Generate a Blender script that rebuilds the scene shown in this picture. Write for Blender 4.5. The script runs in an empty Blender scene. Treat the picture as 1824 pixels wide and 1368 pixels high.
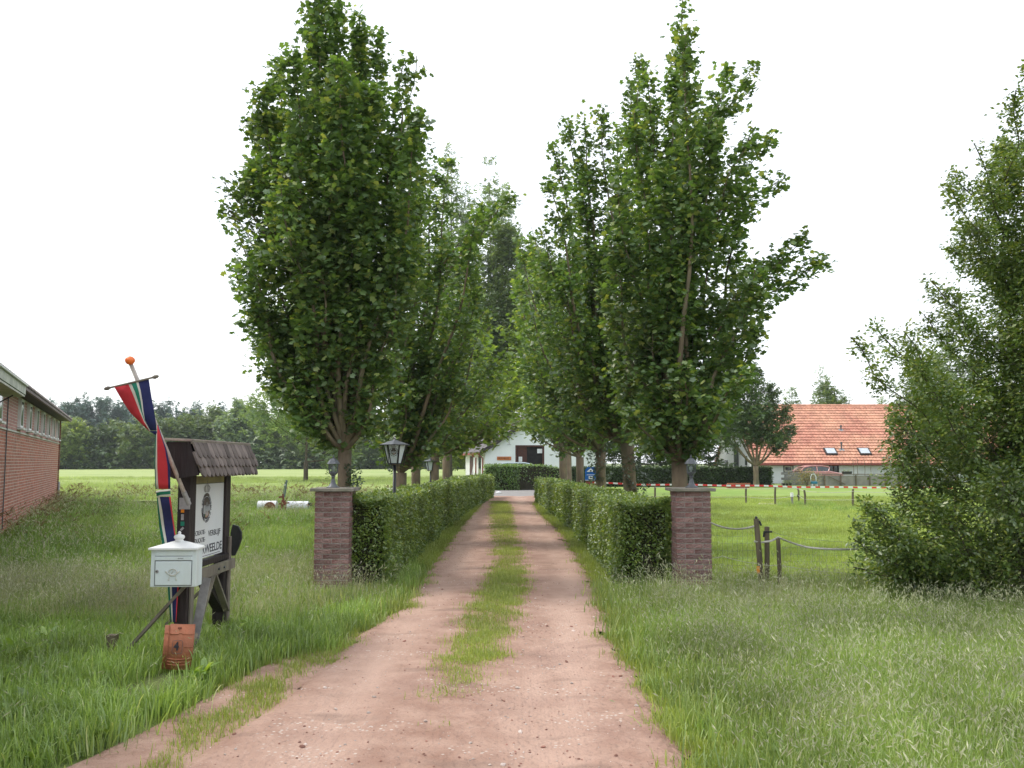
import bpy, math, random
import numpy as np
from mathutils import Vector, Matrix, Euler
random.seed(7)
RNG = np.random.default_rng(7)
D = bpy.data
sc = bpy.context.scene
COL = sc.collection

# ------------------------------------------------------------------ camera, world, sun, exposure
FPX = 1600.0                       # focal length in photo pixels (photo 1824 wide)
CAMZ = 1.55
PITCH = math.atan(139 / FPX)
cam = D.cameras.new('camera'); cam.sensor_width = 36; cam.lens = 36 * FPX / 1824
cam.clip_start = 0.05; cam.clip_end = 3000
co = D.objects.new('camera', cam); COL.objects.link(co)
co.location = (0, 0, CAMZ); co.rotation_euler = (math.pi / 2 + PITCH, 0, 0)
sc.camera = co
SUN_EL, SUN_AZ = math.radians(52), math.radians(-78)      # azimuth from +Y, negative = left
w = D.worlds.new('World'); sc.world = w; w.use_nodes = True
nt = w.node_tree; nt.nodes.clear()
out = nt.nodes.new('ShaderNodeOutputWorld')
sky = nt.nodes.new('ShaderNodeTexSky'); sky.sky_type = 'NISHITA'; sky.sun_disc = False
sky.sun_elevation = SUN_EL; sky.sun_rotation = SUN_AZ; sky.air_density = 1.0; sky.dust_density = 3.0
b1 = nt.nodes.new('ShaderNodeBackground'); b1.inputs[1].default_value = 0.05
b2 = nt.nodes.new('ShaderNodeBackground'); b2.inputs[0].default_value = (0.95, 0.975, 1.0, 1); b2.inputs[1].default_value = 0.93
ad = nt.nodes.new('ShaderNodeAddShader')
nt.links.new(sky.outputs[0], b1.inputs[0]); nt.links.new(b1.outputs[0], ad.inputs[0])
nt.links.new(b2.outputs[0], ad.inputs[1]); nt.links.new(ad.outputs[0], out.inputs[0])
sl = D.lights.new('sun', 'SUN'); sl.energy = 1.5; sl.angle = math.radians(12); sl.color = (1.0, 0.96, 0.89)
so = D.objects.new('sun', sl); COL.objects.link(so)
sd = Vector((math.sin(SUN_AZ) * math.cos(SUN_EL), math.cos(SUN_AZ) * math.cos(SUN_EL), math.sin(SUN_EL)))
so.rotation_euler = sd.to_track_quat('Z', 'Y').to_euler(); so.location = (-20, 10, 40)
vs = sc.view_settings
vs.view_transform = 'Standard'; vs.look = 'None'; vs.gamma = 1; vs.exposure = 0.50; vs.use_curve_mapping = False
sc.cycles.max_bounces = 8; sc.cycles.diffuse_bounces = 5; sc.cycles.glossy_bounces = 2
sc.cycles.transmission_bounces = 3; sc.cycles.transparent_max_bounces = 6

HAZE = .0003
sc.cycles.volume_bounces = 0
CT, ST = math.cos(PITCH), math.sin(PITCH)
def W(px, py, d):
    """photo pixel + distance along Y -> world point"""
    dx = (px - 912) / FPX; u = (684 - py) / FPX
    v = Vector((dx, CT - u * ST, ST + u * CT)); v *= d / v.y
    return Vector((v.x, v.y, v.z + CAMZ))
def X(px, d): return (px - 912) / FPX * d / CT if False else W(px, 823, d).x
def G(px, py, z=0.0):
    dx = (px - 912) / FPX; u = (684 - py) / FPX
    v = Vector((dx, CT - u * ST, ST + u * CT)); k = (z - CAMZ) / v.z
    return Vector((v.x * k, v.y * k, z))

# ------------------------------------------------------------------ helpers
def tag(o, label=None, cat=None, group=None, kind=None):
    if label: o['label'] = label
    if cat: o['category'] = cat
    if group: o['group'] = group
    if kind: o['kind'] = kind
    return o
def empty(name, loc, label=None, cat=None, group=None, rz=0.0):
    o = D.objects.new(name, None); COL.objects.link(o); o.location = loc; o.rotation_euler = (0, 0, rz)
    o.empty_display_size = 0.1
    return tag(o, label, cat, group)

class MB:
    def __init__(s): s.v = []; s.f = []; s.m = []; s.mi = 0
    def add(s, vs, fs, mi=None):
        b = len(s.v); s.v += [tuple(p) for p in vs]; s.f += [tuple(i + b for i in f) for f in fs]
        s.m += [s.mi if mi is None else mi] * len(fs); return s
    def box(s, c, size, R=None, mi=None, taper=1.0):
        x, y, z = size[0] / 2, size[1] / 2, size[2] / 2; c = Vector(c)
        P = []
        for k, zz in ((1, -z), (taper, z)):
            for sx, sy in ((-1, -1), (1, -1), (1, 1), (-1, 1)):
                p = Vector((sx * x * k, sy * y * k, zz))
                if R is not None: p = R @ p
                P.append(c + p)
        return s.add(P, [(3, 2, 1, 0), (4, 5, 6, 7), (0, 1, 5, 4), (1, 2, 6, 5), (2, 3, 7, 6), (3, 0, 4, 7)], mi)
    def beam(s, a, b, wx, wy, up=(0, 0, 1), mi=None):
        a = Vector(a); b = Vector(b); z = (b - a).normalized(); u = Vector(up)
        if abs(z.dot(u)) > .98: u = Vector((0, 1, 0))
        x = u.cross(z).normalized(); y = z.cross(x)
        R = Matrix((x, y, z)).transposed()
        return s.box((a + b) / 2, (wx, wy, (b - a).length), R, mi)
    def tube(s, pts, rad, n=8, mi=None, cap=True):
        pts = [Vector(p) for p in pts]
        if not hasattr(rad, '__len__'): rad = [rad] * len(pts)
        V = []; prev = None
        for i, p in enumerate(pts):
            t = (pts[min(i + 1, len(pts) - 1)] - pts[max(i - 1, 0)]).normalized()
            if prev is None:
                a = Vector((0, 0, 1)) if abs(t.z) < .9 else Vector((1, 0, 0))
                x = t.cross(a).normalized()
            else:
                x = (prev - t * prev.dot(t)).normalized()
            prev = x; y = t.cross(x)
            for k in range(n):
                an = 2 * math.pi * k / n
                V.append(p + (x * math.cos(an) + y * math.sin(an)) * rad[i])
        F = []
        for i in range(len(pts) - 1):
            for k in range(n):
                F.append((i * n + k, i * n + (k + 1) % n, (i + 1) * n + (k + 1) % n, (i + 1) * n + k))
        if cap:
            F.append(tuple(range(n - 1, -1, -1))); F.append(tuple((len(pts) - 1) * n + k for k in range(n)))
        return s.add(V, F, mi)
    def lathe(s, prof, c=(0, 0, 0), n=16, mi=None, rot=0.0):
        V = []; F = []
        for r, z in prof:
            for k in range(n):
                a = 2 * math.pi * k / n + rot
                V.append((c[0] + r * math.cos(a), c[1] + r * math.sin(a), c[2] + z))
        for i in range(len(prof) - 1):
            for k in range(n):
                F.append((i * n + k, i * n + (k + 1) % n, (i + 1) * n + (k + 1) % n, (i + 1) * n + k))
        F.append(tuple(range(n - 1, -1, -1))); F.append(tuple((len(prof) - 1) * n + k for k in range(n)))
        return s.add(V, F, mi)
    def prism(s, poly, vec, mi=None):
        n = len(poly); P = [Vector(p) for p in poly]; v = Vector(vec)
        V = P + [p + v for p in P]
        return s.add(V, [tuple(range(n - 1, -1, -1)), tuple(range(n, 2 * n))] + [(i, (i + 1) % n, n + (i + 1) % n, n + i) for i in range(n)], mi)
    def mesh(s, name, mats, smooth=False, bevel=0):
        me = D.meshes.new(name); me.from_pydata(s.v, [], s.f)
        if not isinstance(mats, (list, tuple)): mats = [mats]
        for m in mats: me.materials.append(m)
        if any(s.m): me.polygons.foreach_set('material_index', s.m)
        if smooth: me.polygons.foreach_set('use_smooth', [True] * len(me.polygons))
        me.update(); return me
    def build(s, name, mats, parent=None, smooth=False, bevel=0, **kw):
        me = s.mesh(name, mats, smooth)
        return link(name, me, parent, bevel, **kw)
def link(name, me, parent=None, bevel=0, loc=None, rot=None, **kw):
    o = D.objects.new(name, me); COL.objects.link(o)
    if parent is not None: o.parent = parent
    if loc is not None: o.location = loc
    if rot is not None: o.rotation_euler = rot
    if bevel:
        b = o.modifiers.new('b', 'BEVEL'); b.width = bevel; b.segments = 2; b.limit_method = 'ANGLE'
    tag(o, kw.get('label'), kw.get('cat'), kw.get('group'), kw.get('kind'))
    return o

# ------------------------------------------------------------------ materials
def mat(name, c1, c2=None, scale=8.0, rough=.8, bump=0.0, bscale=None, spec=.3, metal=0.0, detail=5, stretch=None,
        c3=None, s3=1.0, f3=.5, island=0.0, trans=0.0, coord='Object'):
    m = D.materials.new(name); m.use_nodes = True; n = m.node_tree; L = n.links
    bs = n.nodes['Principled BSDF']; bs.inputs['Roughness'].default_value = rough
    bs.inputs['Specular IOR Level'].default_value = spec; bs.inputs['Metallic'].default_value = metal
    tc = n.nodes.new('ShaderNodeTexCoord'); mp = n.nodes.new('ShaderNodeMapping')
    L.new(tc.outputs[coord], mp.inputs[0])
    if stretch: mp.inputs['Scale'].default_value = stretch
    c2 = c2 or tuple(x * .75 for x in c1)
    nz = n.nodes.new('ShaderNodeTexNoise'); nz.inputs['Scale'].default_value = scale; nz.inputs['Detail'].default_value = detail
    L.new(mp.outputs[0], nz.inputs['Vector'])
    cr = n.nodes.new('ShaderNodeValToRGB'); cr.color_ramp.elements[0].position = .35; cr.color_ramp.elements[1].position = .65
    cr.color_ramp.elements[0].color = (*c2, 1); cr.color_ramp.elements[1].color = (*c1, 1)
    L.new(nz.outputs[0], cr.inputs[0]); cur = cr.outputs[0]
    if c3:
        n3 = n.nodes.new('ShaderNodeTexNoise'); n3.inputs['Scale'].default_value = s3; n3.inputs['Detail'].default_value = 4
        L.new(mp.outputs[0], n3.inputs['Vector'])
        r3 = n.nodes.new('ShaderNodeValToRGB'); r3.color_ramp.elements[0].position = .5 - .12; r3.color_ramp.elements[1].position = .62
        r3.color_ramp.elements[1].color = (f3, f3, f3, 1)
        L.new(n3.outputs[0], r3.inputs[0])
        mx = n.nodes.new('ShaderNodeMixRGB'); mx.inputs[2].default_value = (*c3, 1)
        L.new(r3.outputs[0], mx.inputs[0]); L.new(cur, mx.inputs[1]); cur = mx.outputs[0]
    if island:
        ge = n.nodes.new('ShaderNodeNewGeometry'); hs = n.nodes.new('ShaderNodeHueSaturation')
        mr = n.nodes.new('ShaderNodeMapRange'); mr.inputs['To Min'].default_value = 1 - island; mr.inputs['To Max'].default_value = 1 + island
        oi = n.nodes.new('ShaderNodeObjectInfo'); fa = n.nodes.new('ShaderNodeMath'); fa.operation = 'ADD'
        fr = n.nodes.new('ShaderNodeMath'); fr.operation = 'FRACT'
        L.new(ge.outputs['Random Per Island'], fa.inputs[0]); L.new(oi.outputs['Random'], fa.inputs[1]); L.new(fa.outputs[0], fr.inputs[0])
        L.new(fr.outputs[0], mr.inputs[0]); L.new(mr.outputs[0], hs.inputs['Value']); L.new(cur, hs.inputs['Color']); cur = hs.outputs[0]
    L.new(cur, bs.inputs['Base Color'])
    if bump:
        nb = n.nodes.new('ShaderNodeTexNoise'); nb.inputs['Scale'].default_value = bscale or scale * 3; nb.inputs['Detail'].default_value = 6
        L.new(mp.outputs[0], nb.inputs['Vector'])
        bp = n.nodes.new('ShaderNodeBump'); bp.inputs['Strength'].default_value = bump; bp.inputs['Distance'].default_value = .02
        L.new(nb.outputs[0], bp.inputs['Height']); L.new(bp.outputs[0], bs.inputs['Normal'])
    return m

def leafmat(name, a, b, c=None, trans=.35, tcol=None, gloss=.06, rough=.45, clump=1.2):
    """leaf colour differs leaf by leaf (a..b) and clump by clump"""
    m = D.materials.new(name); m.use_nodes = True; n = m.node_tree; L = n.links; n.nodes.clear()
    o = n.nodes.new('ShaderNodeOutputMaterial')
    ge = n.nodes.new('ShaderNodeNewGeometry')
    cr = n.nodes.new('ShaderNodeValToRGB'); e = cr.color_ramp.elements
    e[0].position = 0; e[0].color = (*a, 1); e[1].position = .8; e[1].color = (*b, 1)
    if c: q = e.new(1.0); q.color = (*c, 1)
    L.new(ge.outputs['Random Per Island'], cr.inputs[0])
    nz = n.nodes.new('ShaderNodeTexNoise'); nz.inputs['Scale'].default_value = clump
    nz.inputs['Detail'].default_value = 4; L.new(ge.outputs['Position'], nz.inputs['Vector'])
    mr = n.nodes.new('ShaderNodeMapRange'); mr.inputs['From Min'].default_value = .3; mr.inputs['From Max'].default_value = .7
    mr.inputs['To Min'].default_value = .66; mr.inputs['To Max'].default_value = 1.4
    L.new(nz.outputs[0], mr.inputs[0])
    hs = n.nodes.new('ShaderNodeHueSaturation'); L.new(cr.outputs[0], hs.inputs['Color']); L.new(mr.outputs[0], hs.inputs['Value'])
    df = n.nodes.new('ShaderNodeBsdfDiffuse'); L.new(hs.outputs[0], df.inputs[0])
    tr = n.nodes.new('ShaderNodeBsdfTranslucent')
    mu = n.nodes.new('ShaderNodeMixRGB'); mu.blend_type = 'MULTIPLY'; mu.inputs[0].default_value = 1
    mu.inputs[2].default_value = (*(tcol or (1.9, 1.7, .7)), 1); L.new(hs.outputs[0], mu.inputs[1]); L.new(mu.outputs[0], tr.inputs[0])
    m1 = n.nodes.new('ShaderNodeMixShader'); m1.inputs[0].default_value = trans
    L.new(df.outputs[0], m1.inputs[1]); L.new(tr.outputs[0], m1.inputs[2])
    gl = n.nodes.new('ShaderNodeBsdfGlossy'); gl.inputs['Roughness'].default_value = rough; gl.inputs[0].default_value = (1, 1, 1, 1)
    m2 = n.nodes.new('ShaderNodeMixShader'); m2.inputs[0].default_value = gloss
    L.new(m1.outputs[0], m2.inputs[1]); L.new(gl.outputs[0], m2.inputs[2]); L.new(m2.outputs[0], o.inputs[0])
    return m

def glassmat(name, tint=(.82, .88, .88), alpha=.14, rough=.05):
    m = D.materials.new(name); m.use_nodes = True; n = m.node_tree; L = n.links; n.nodes.clear()
    o = n.nodes.new('ShaderNodeOutputMaterial'); t = n.nodes.new('ShaderNodeBsdfTransparent'); t.inputs[0].default_value = (*tint, 1)
    g = n.nodes.new('ShaderNodeBsdfGlossy'); g.inputs['Roughness'].default_value = rough
    nz = n.nodes.new('ShaderNodeTexNoise'); nz.inputs['Scale'].default_value = 3
    rr = n.nodes.new('ShaderNodeMapRange'); rr.inputs['To Min'].default_value = alpha * .7; rr.inputs['To Max'].default_value = alpha * 1.3
    mx = n.nodes.new('ShaderNodeMixShader'); L.new(nz.outputs[0], rr.inputs[0]); L.new(rr.outputs[0], mx.inputs[0])
    L.new(t.outputs[0], mx.inputs[1]); L.new(g.outputs[0], mx.inputs[2]); L.new(mx.outputs[0], o.inputs[0]); return m

M = {}
M['leaf_maple'] = leafmat('maple_leaf', (.052, .112, .030), (.112, .20, .042), (.26, .31, .08), gloss=.075, rough=.5, trans=.40, clump=1.6)
M['leaf_maple_b'] = leafmat('maple_leaf_fresh', (.09, .16, .034), (.17, .26, .05), (.28, .34, .08), trans=.42)
M['leaf_bg'] = leafmat('far_leaf', (.075, .135, .045), (.14, .205, .07), (.20, .24, .09), trans=.3, clump=.35)
M['leaf_bg_light'] = leafmat('far_light_leaf', (.12, .19, .045), (.20, .28, .065), (.25, .30, .09), trans=.35, clump=.35)
M['leaf_blue'] = leafmat('far_blue_leaf', (.11, .175, .105), (.18, .26, .15), None, trans=.45, clump=.3)
M['leaf_dark'] = leafmat('dark_leaf', (.045, .088, .030), (.085, .14, .045), (.12, .17, .06), trans=.25, clump=.5)
M['leaf_conifer'] = leafmat('conifer_needles', (.08, .14, .115), (.125, .195, .16), None, trans=.1, clump=.3)
M['leaf_bush'] = leafmat('bush_leaf', (.065, .125, .028), (.145, .22, .045), (.28, .32, .08), gloss=.07, trans=.35, clump=2.0)
M['leaf_hedge'] = leafmat('hedge_leaf', (.080, .145, .025), (.165, .25, .042), (.30, .36, .08), gloss=.08, trans=.35, clump=3.0)
M['leaf_hedge_b'] = leafmat('laurel_leaf', (.07, .15, .03), (.14, .25, .045), (.22, .31, .07), gloss=.09, clump=1.5)
M['leaf_hedge_dark'] = leafmat('dark_hedge_leaf', (.025, .055, .018), (.055, .10, .026), None, gloss=.05, clump=1.0)
M['ivy'] = leafmat('ivy_leaf', (.02, .05, .02), (.06, .10, .05), None, gloss=.12)
M['weed'] = leafmat('weed_leaf', (.10, .18, .04), (.20, .32, .06), (.28, .40, .08), gloss=.06, clump=2)
M['blade'] = leafmat('grass_blade', (.15, .235, .055), (.29, .40, .11), (.50, .52, .27), trans=.4, tcol=(1.5, 1.5, .7), gloss=.05, rough=.45, clump=1.1)
M['blade_pale'] = leafmat('pale_grass_blade', (.19, .27, .07), (.34, .43, .125), (.56, .56, .28), trans=.4, tcol=(1.4, 1.35, .8), gloss=.05, rough=.45, clump=1.1)
M['straw'] = leafmat('straw_blade', (.34, .34, .17), (.46, .44, .26), (.56, .52, .36), trans=.35, tcol=(1.2, 1.15, .9), gloss=.05, clump=1.2)
M['blade_short'] = leafmat('short_grass_blade', (.20, .26, .06), (.34, .40, .10), (.46, .48, .20), trans=.4, tcol=(1.5, 1.5, .6), gloss=.05, clump=.25)
M['barley'] = leafmat('barley_blade', (.24, .32, .10), (.34, .42, .13), (.42, .46, .19), trans=.35, tcol=(1.3, 1.3, .7), gloss=.05, clump=.12)
M['seed'] = leafmat('seed_head', (.34, .38, .22), (.50, .50, .34), (.62, .60, .48), trans=.3, tcol=(1.2, 1.1, .9), gloss=.04)
M['seed_brown'] = leafmat('dock_seed', (.18, .12, .06), (.30, .22, .11), None, trans=.2, tcol=(1.2, 1, .8), gloss=.02)
M['hedge_core'] = mat('hedge_interior', (.035, .030, .016), (.018, .020, .010), 12, .95, .8, 30)  # dark fill colour, stands for the shade inside the hedge
M['bark'] = mat('maple_bark', (.22, .165, .11), (.13, .10, .07), 9, .9, .6, 30, stretch=(1, 1, .3), c3=(.10, .13, .06), s3=3, f3=.5)
M['bark_dark'] = mat('dark_bark', (.12, .10, .07), (.07, .06, .045), 9, .9, .5, 30)
M['birch'] = mat('birch_bark', (.55, .52, .46), (.25, .22, .2), 3, .8)
M['brick'] = mat('rustic_brick', (.29, .135, .115), (.19, .095, .085), 18, .9, .9, 60, c3=(.27, .21, .20), s3=9, f3=.6, island=.25)
M['mortar'] = mat('mortar', (.42, .37, .34), (.30, .26, .24), 20, .95, .6, 80)
M['capstone'] = mat('cap_stone', (.33, .29, .26), (.22, .19, .175), 14, .85, .4, 50, c3=(.16, .17, .11), s3=6, f3=.6)
M['wall_brick'] = mat('barn_brick', (.50, .20, .145), (.39, .15, .11), 3, .9, .4, 40, island=.12, c3=(.36, .20, .16), s3=.6, f3=.4)
M['wall_brick_hi'] = mat('barn_brick_upper', (.50, .27, .25), (.40, .22, .21), 3, .9, .4, 40, island=.10)
M['wall_mortar'] = mat('barn_mortar', (.66, .60, .54), (.54, .48, .42), 6, .95, .3, 40)
M['barn_corner'] = mat('barn_corner_brick', (.22, .07, .055), (.15, .05, .04), 8, .9, .3, 40)
M['corrugated'] = mat('fibre_cement_roof', (.30, .25, .25), (.20, .17, .18), 5, .9, .5, 20)
M['white_paint'] = mat('white_paint', (.78, .79, .78), (.70, .71, .70), 6, .5, .05)
M['white_wall_shaded'] = mat('white_render_shaded', (.78, .81, .83), (.70, .745, .775), 2, .9, .2, 20, c3=(.60, .64, .64), s3=.5, f3=.35)  # bluish tint puts the shade of walls turned from the sun into the colour
M['old_white'] = mat('weathered_white', (.62, .62, .56), (.45, .46, .42), 6, .7, .1)
M['mailbox'] = mat('mailbox_enamel_shaded', (.68, .755, .775), (.62, .70, .72), 5, .38, .03, 60, spec=.5, c3=(.50, .53, .48), s3=9, f3=.35, stretch=(1, 1, .3))  # white body tinted blue to hold its shade; the streaks are grime
M['dark_wood'] = mat('black_stained_wood', (.022, .018, .020), (.012, .010, .012), 14, .6, .4, 40, stretch=(1, 1, .2), c3=(.045, .03, .028), s3=6, f3=.5)
M['grey_wood'] = mat('weathered_wood', (.24, .205, .17), (.14, .115, .10), 12, .85, .6, 40, stretch=(1, 1, .25), c3=(.17, .17, .12), s3=4, f3=.5)
M['shingle'] = mat('wood_shingle', (.20, .165, .15), (.115, .095, .09), 26, .85, .7, 60, stretch=(1, .25, .35), island=.5)
M['ridge_wood'] = mat('ridge_board', (.40, .34, .29), (.25, .20, .18), 16, .85, .5, 50)
M['panel'] = mat('sign_panel', (.74, .77, .80), (.68, .71, .74), 4, .35, 0, c3=(.55, .53, .42), s3=2.0, f3=.25, spec=.5)
M['olive'] = mat('sign_header', (.30, .28, .14), (.20, .18, .09), 8, .7)
M['ink'] = mat('sign_ink', (.045, .045, .06), (.03, .03, .04), 30, .5)
M['crest_brown'] = mat('crest_brown', (.10, .085, .07), (.07, .06, .05), 20, .5)
M['crest_grey'] = mat('crest_grey', (.40, .42, .43), (.30, .32, .33), 60, .5)
M['crest_sand'] = mat('crest_sand', (.42, .26, .19), (.30, .20, .14), 40, .5)
M['crest_green'] = mat('crest_green', (.06, .13, .09), (.04, .09, .06), 40, .5)
M['metal_dark'] = mat('dark_grey_metal', (.13, .14, .155), (.085, .09, .10), 20, .45, .1, metal=.3, spec=.5)
M['metal_black'] = mat('black_metal', (.02, .022, .025), (.012, .013, .015), 20, .4, .1, spec=.5)
M['metal_grey'] = mat('grey_bracket', (.38, .37, .37), (.28, .27, .27), 20, .5, .1, metal=.3)
M['glass'] = glassmat('lantern_glass')
M['bulb'] = mat('bulb_white', (.72, .78, .72), (.6, .66, .6), 10, .2)
M['milk'] = mat('milk_pane', (.70, .77, .80), (.64, .71, .74), 5, .3, spec=.5)
M['red'] = mat('red_cloth', (.68, .05, .07), (.56, .04, .055), 6, .8, .2, 20)
M['blue'] = mat('blue_cloth', (.028, .033, .13), (.018, .022, .09), 6, .8, .2, 20)
M['white_cloth'] = mat('white_cloth', (.70, .68, .62), (.58, .56, .50), 6, .8)
M['green'] = mat('green_cloth', (.02, .20, .13), (.015, .14, .09), 6, .8)
M['orange'] = mat('orange_ball', (.80, .17, .03), (.74, .13, .02), 6, .35, spec=.5)
M['orange_tag'] = mat('orange_tag', (.85, .30, .02), (.75, .25, .02), 6, .5)
M['pole'] = mat('flag_pole_paint', (.55, .50, .46), (.38, .33, .30), 25, .7, .2)
M['terracotta'] = mat('terracotta', (.42, .155, .085), (.33, .115, .065), 9, .75, .3, 40, c3=(.30, .13, .08), s3=14, f3=.5)
M['tile_roof'] = mat('orange_pantile', (.56, .265, .19), (.46, .20, .145), 3, .8, .2, 20, island=.16, c3=(.64, .36, .24), s3=.5, f3=.7)
M['gutter'] = mat('red_gutter', (.36, .11, .09), (.28, .08, .07), 4, .6)
M['slate'] = mat('grey_slate_roof', (.19, .175, .18), (.13, .12, .125), 4, .85, .3)
M['barge'] = mat('dark_barge', (.05, .042, .045), (.035, .03, .03), 8, .7)
M['brown_frame'] = mat('brown_frame', (.075, .028, .02), (.05, .02, .016), 8, .6)
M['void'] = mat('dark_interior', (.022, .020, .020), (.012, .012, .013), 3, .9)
M['wood_sign'] = mat('orange_wood', (.50, .17, .055), (.36, .12, .04), 12, .6, .2)
M['paper'] = mat('paper', (.74, .76, .80), (.68, .7, .75), 9, .7)
M['win_glass'] = mat('window_glass', (.045, .06, .07), (.02, .03, .035), 2.5, .06, spec=.8)
M['skyl'] = mat('skylight_glass', (.55, .60, .64), (.45, .50, .55), 3, .1, spec=.8)
M['car_white'] = mat('car_paint_silver', (.52, .60, .68), (.48, .56, .64), 3, .22, spec=.6)
M['car_pink'] = mat('car_paint_faded_red', (.55, .26, .24), (.48, .22, .20), 3, .3, spec=.6)
M['tyre'] = mat('tyre', (.02, .02, .02), (.03, .03, .03), 9, .8)
M['block'] = mat('concrete_block', (.27, .265, .265), (.20, .195, .20), 8, .95, .4, 40, island=.15)
M['concrete'] = mat('concrete_panel', (.30, .28, .25), (.22, .21, .19), 3, .95, .4, 30)
M['post_wood'] = mat('fence_post_wood', (.19, .145, .10), (.11, .085, .06), 14, .9, .6, 50, stretch=(1, 1, .2), c3=(.13, .14, .09), s3=5, f3=.5)
M['rope'] = mat('electric_tape', (.60, .57, .52), (.46, .44, .40), 40, .8)
M['wire'] = mat('wire', (.22, .23, .22), (.15, .16, .15), 30, .6)
M['tape_red'] = mat('tape_red', (.70, .04, .035), (.6, .03, .03), 5, .4)
M['tape_white'] = mat('tape_white', (.80, .80, .78), (.74, .74, .72), 5, .4)
M['sign_blue'] = mat('sign_blue', (.015, .12, .42), (.012, .10, .36), 5, .4)
M['teal'] = mat('teal_plastic', (.03, .22, .32), (.02, .17, .26), 5, .4)
M['rust'] = mat('rusty_red', (.26, .09, .06), (.17, .06, .045), 10, .8, .3)
M['steel'] = mat('pale_steel', (.72, .74, .76), (.6, .62, .64), 8, .45, spec=.5)
M['jack'] = mat('green_grey_paint', (.16, .21, .20), (.11, .15, .14), 8, .5)
M['leaf_litter'] = mat('dry_leaf', (.25, .15, .08), (.15, .09, .05), 30, .9, island=.3)
M['stone_pale'] = mat('pale_pebble', (.58, .50, .45), (.44, .36, .32), 30, .8, .3, island=.35)
M['stone_red'] = mat('red_pebble', (.32, .15, .11), (.20, .11, .09), 30, .9, .3, island=.35)
M['flower'] = mat('yellow_flower', (.75, .42, .02), (.65, .35, .02), 5, .6)

# ground material ------------------------------------------------
M['soil_grass'] = mat('grass_sward', (.19, .25, .07), (.12, .16, .05), 3.5, .95, .8, 14, c3=(.12, .13, .05), s3=.4, f3=.6, detail=9)
M['meadow'] = mat('meadow_sward', (.225, .335, .065), (.165, .265, .050), 1.6, .95, 1.0, 9, c3=(.28, .35, .10), s3=.16, f3=.7, detail=10)
def fieldmat():
    m = mat('barley_field', (.29, .36, .115), (.225, .305, .09), .5, .95, 1.0, 3, c3=(.34, .39, .15), s3=.10, f3=.9, stretch=(.35, 1.6, 1), detail=10)
    return m
M['field'] = fieldmat()
M['pave'] = mat('grey_paving', (.30, .285, .275), (.24, .225, .215), 3, .9, .3, 20)
M['sand'] = mat('pale_sand', (.52, .50, .42), (.42, .40, .33), 6, .95)

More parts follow.
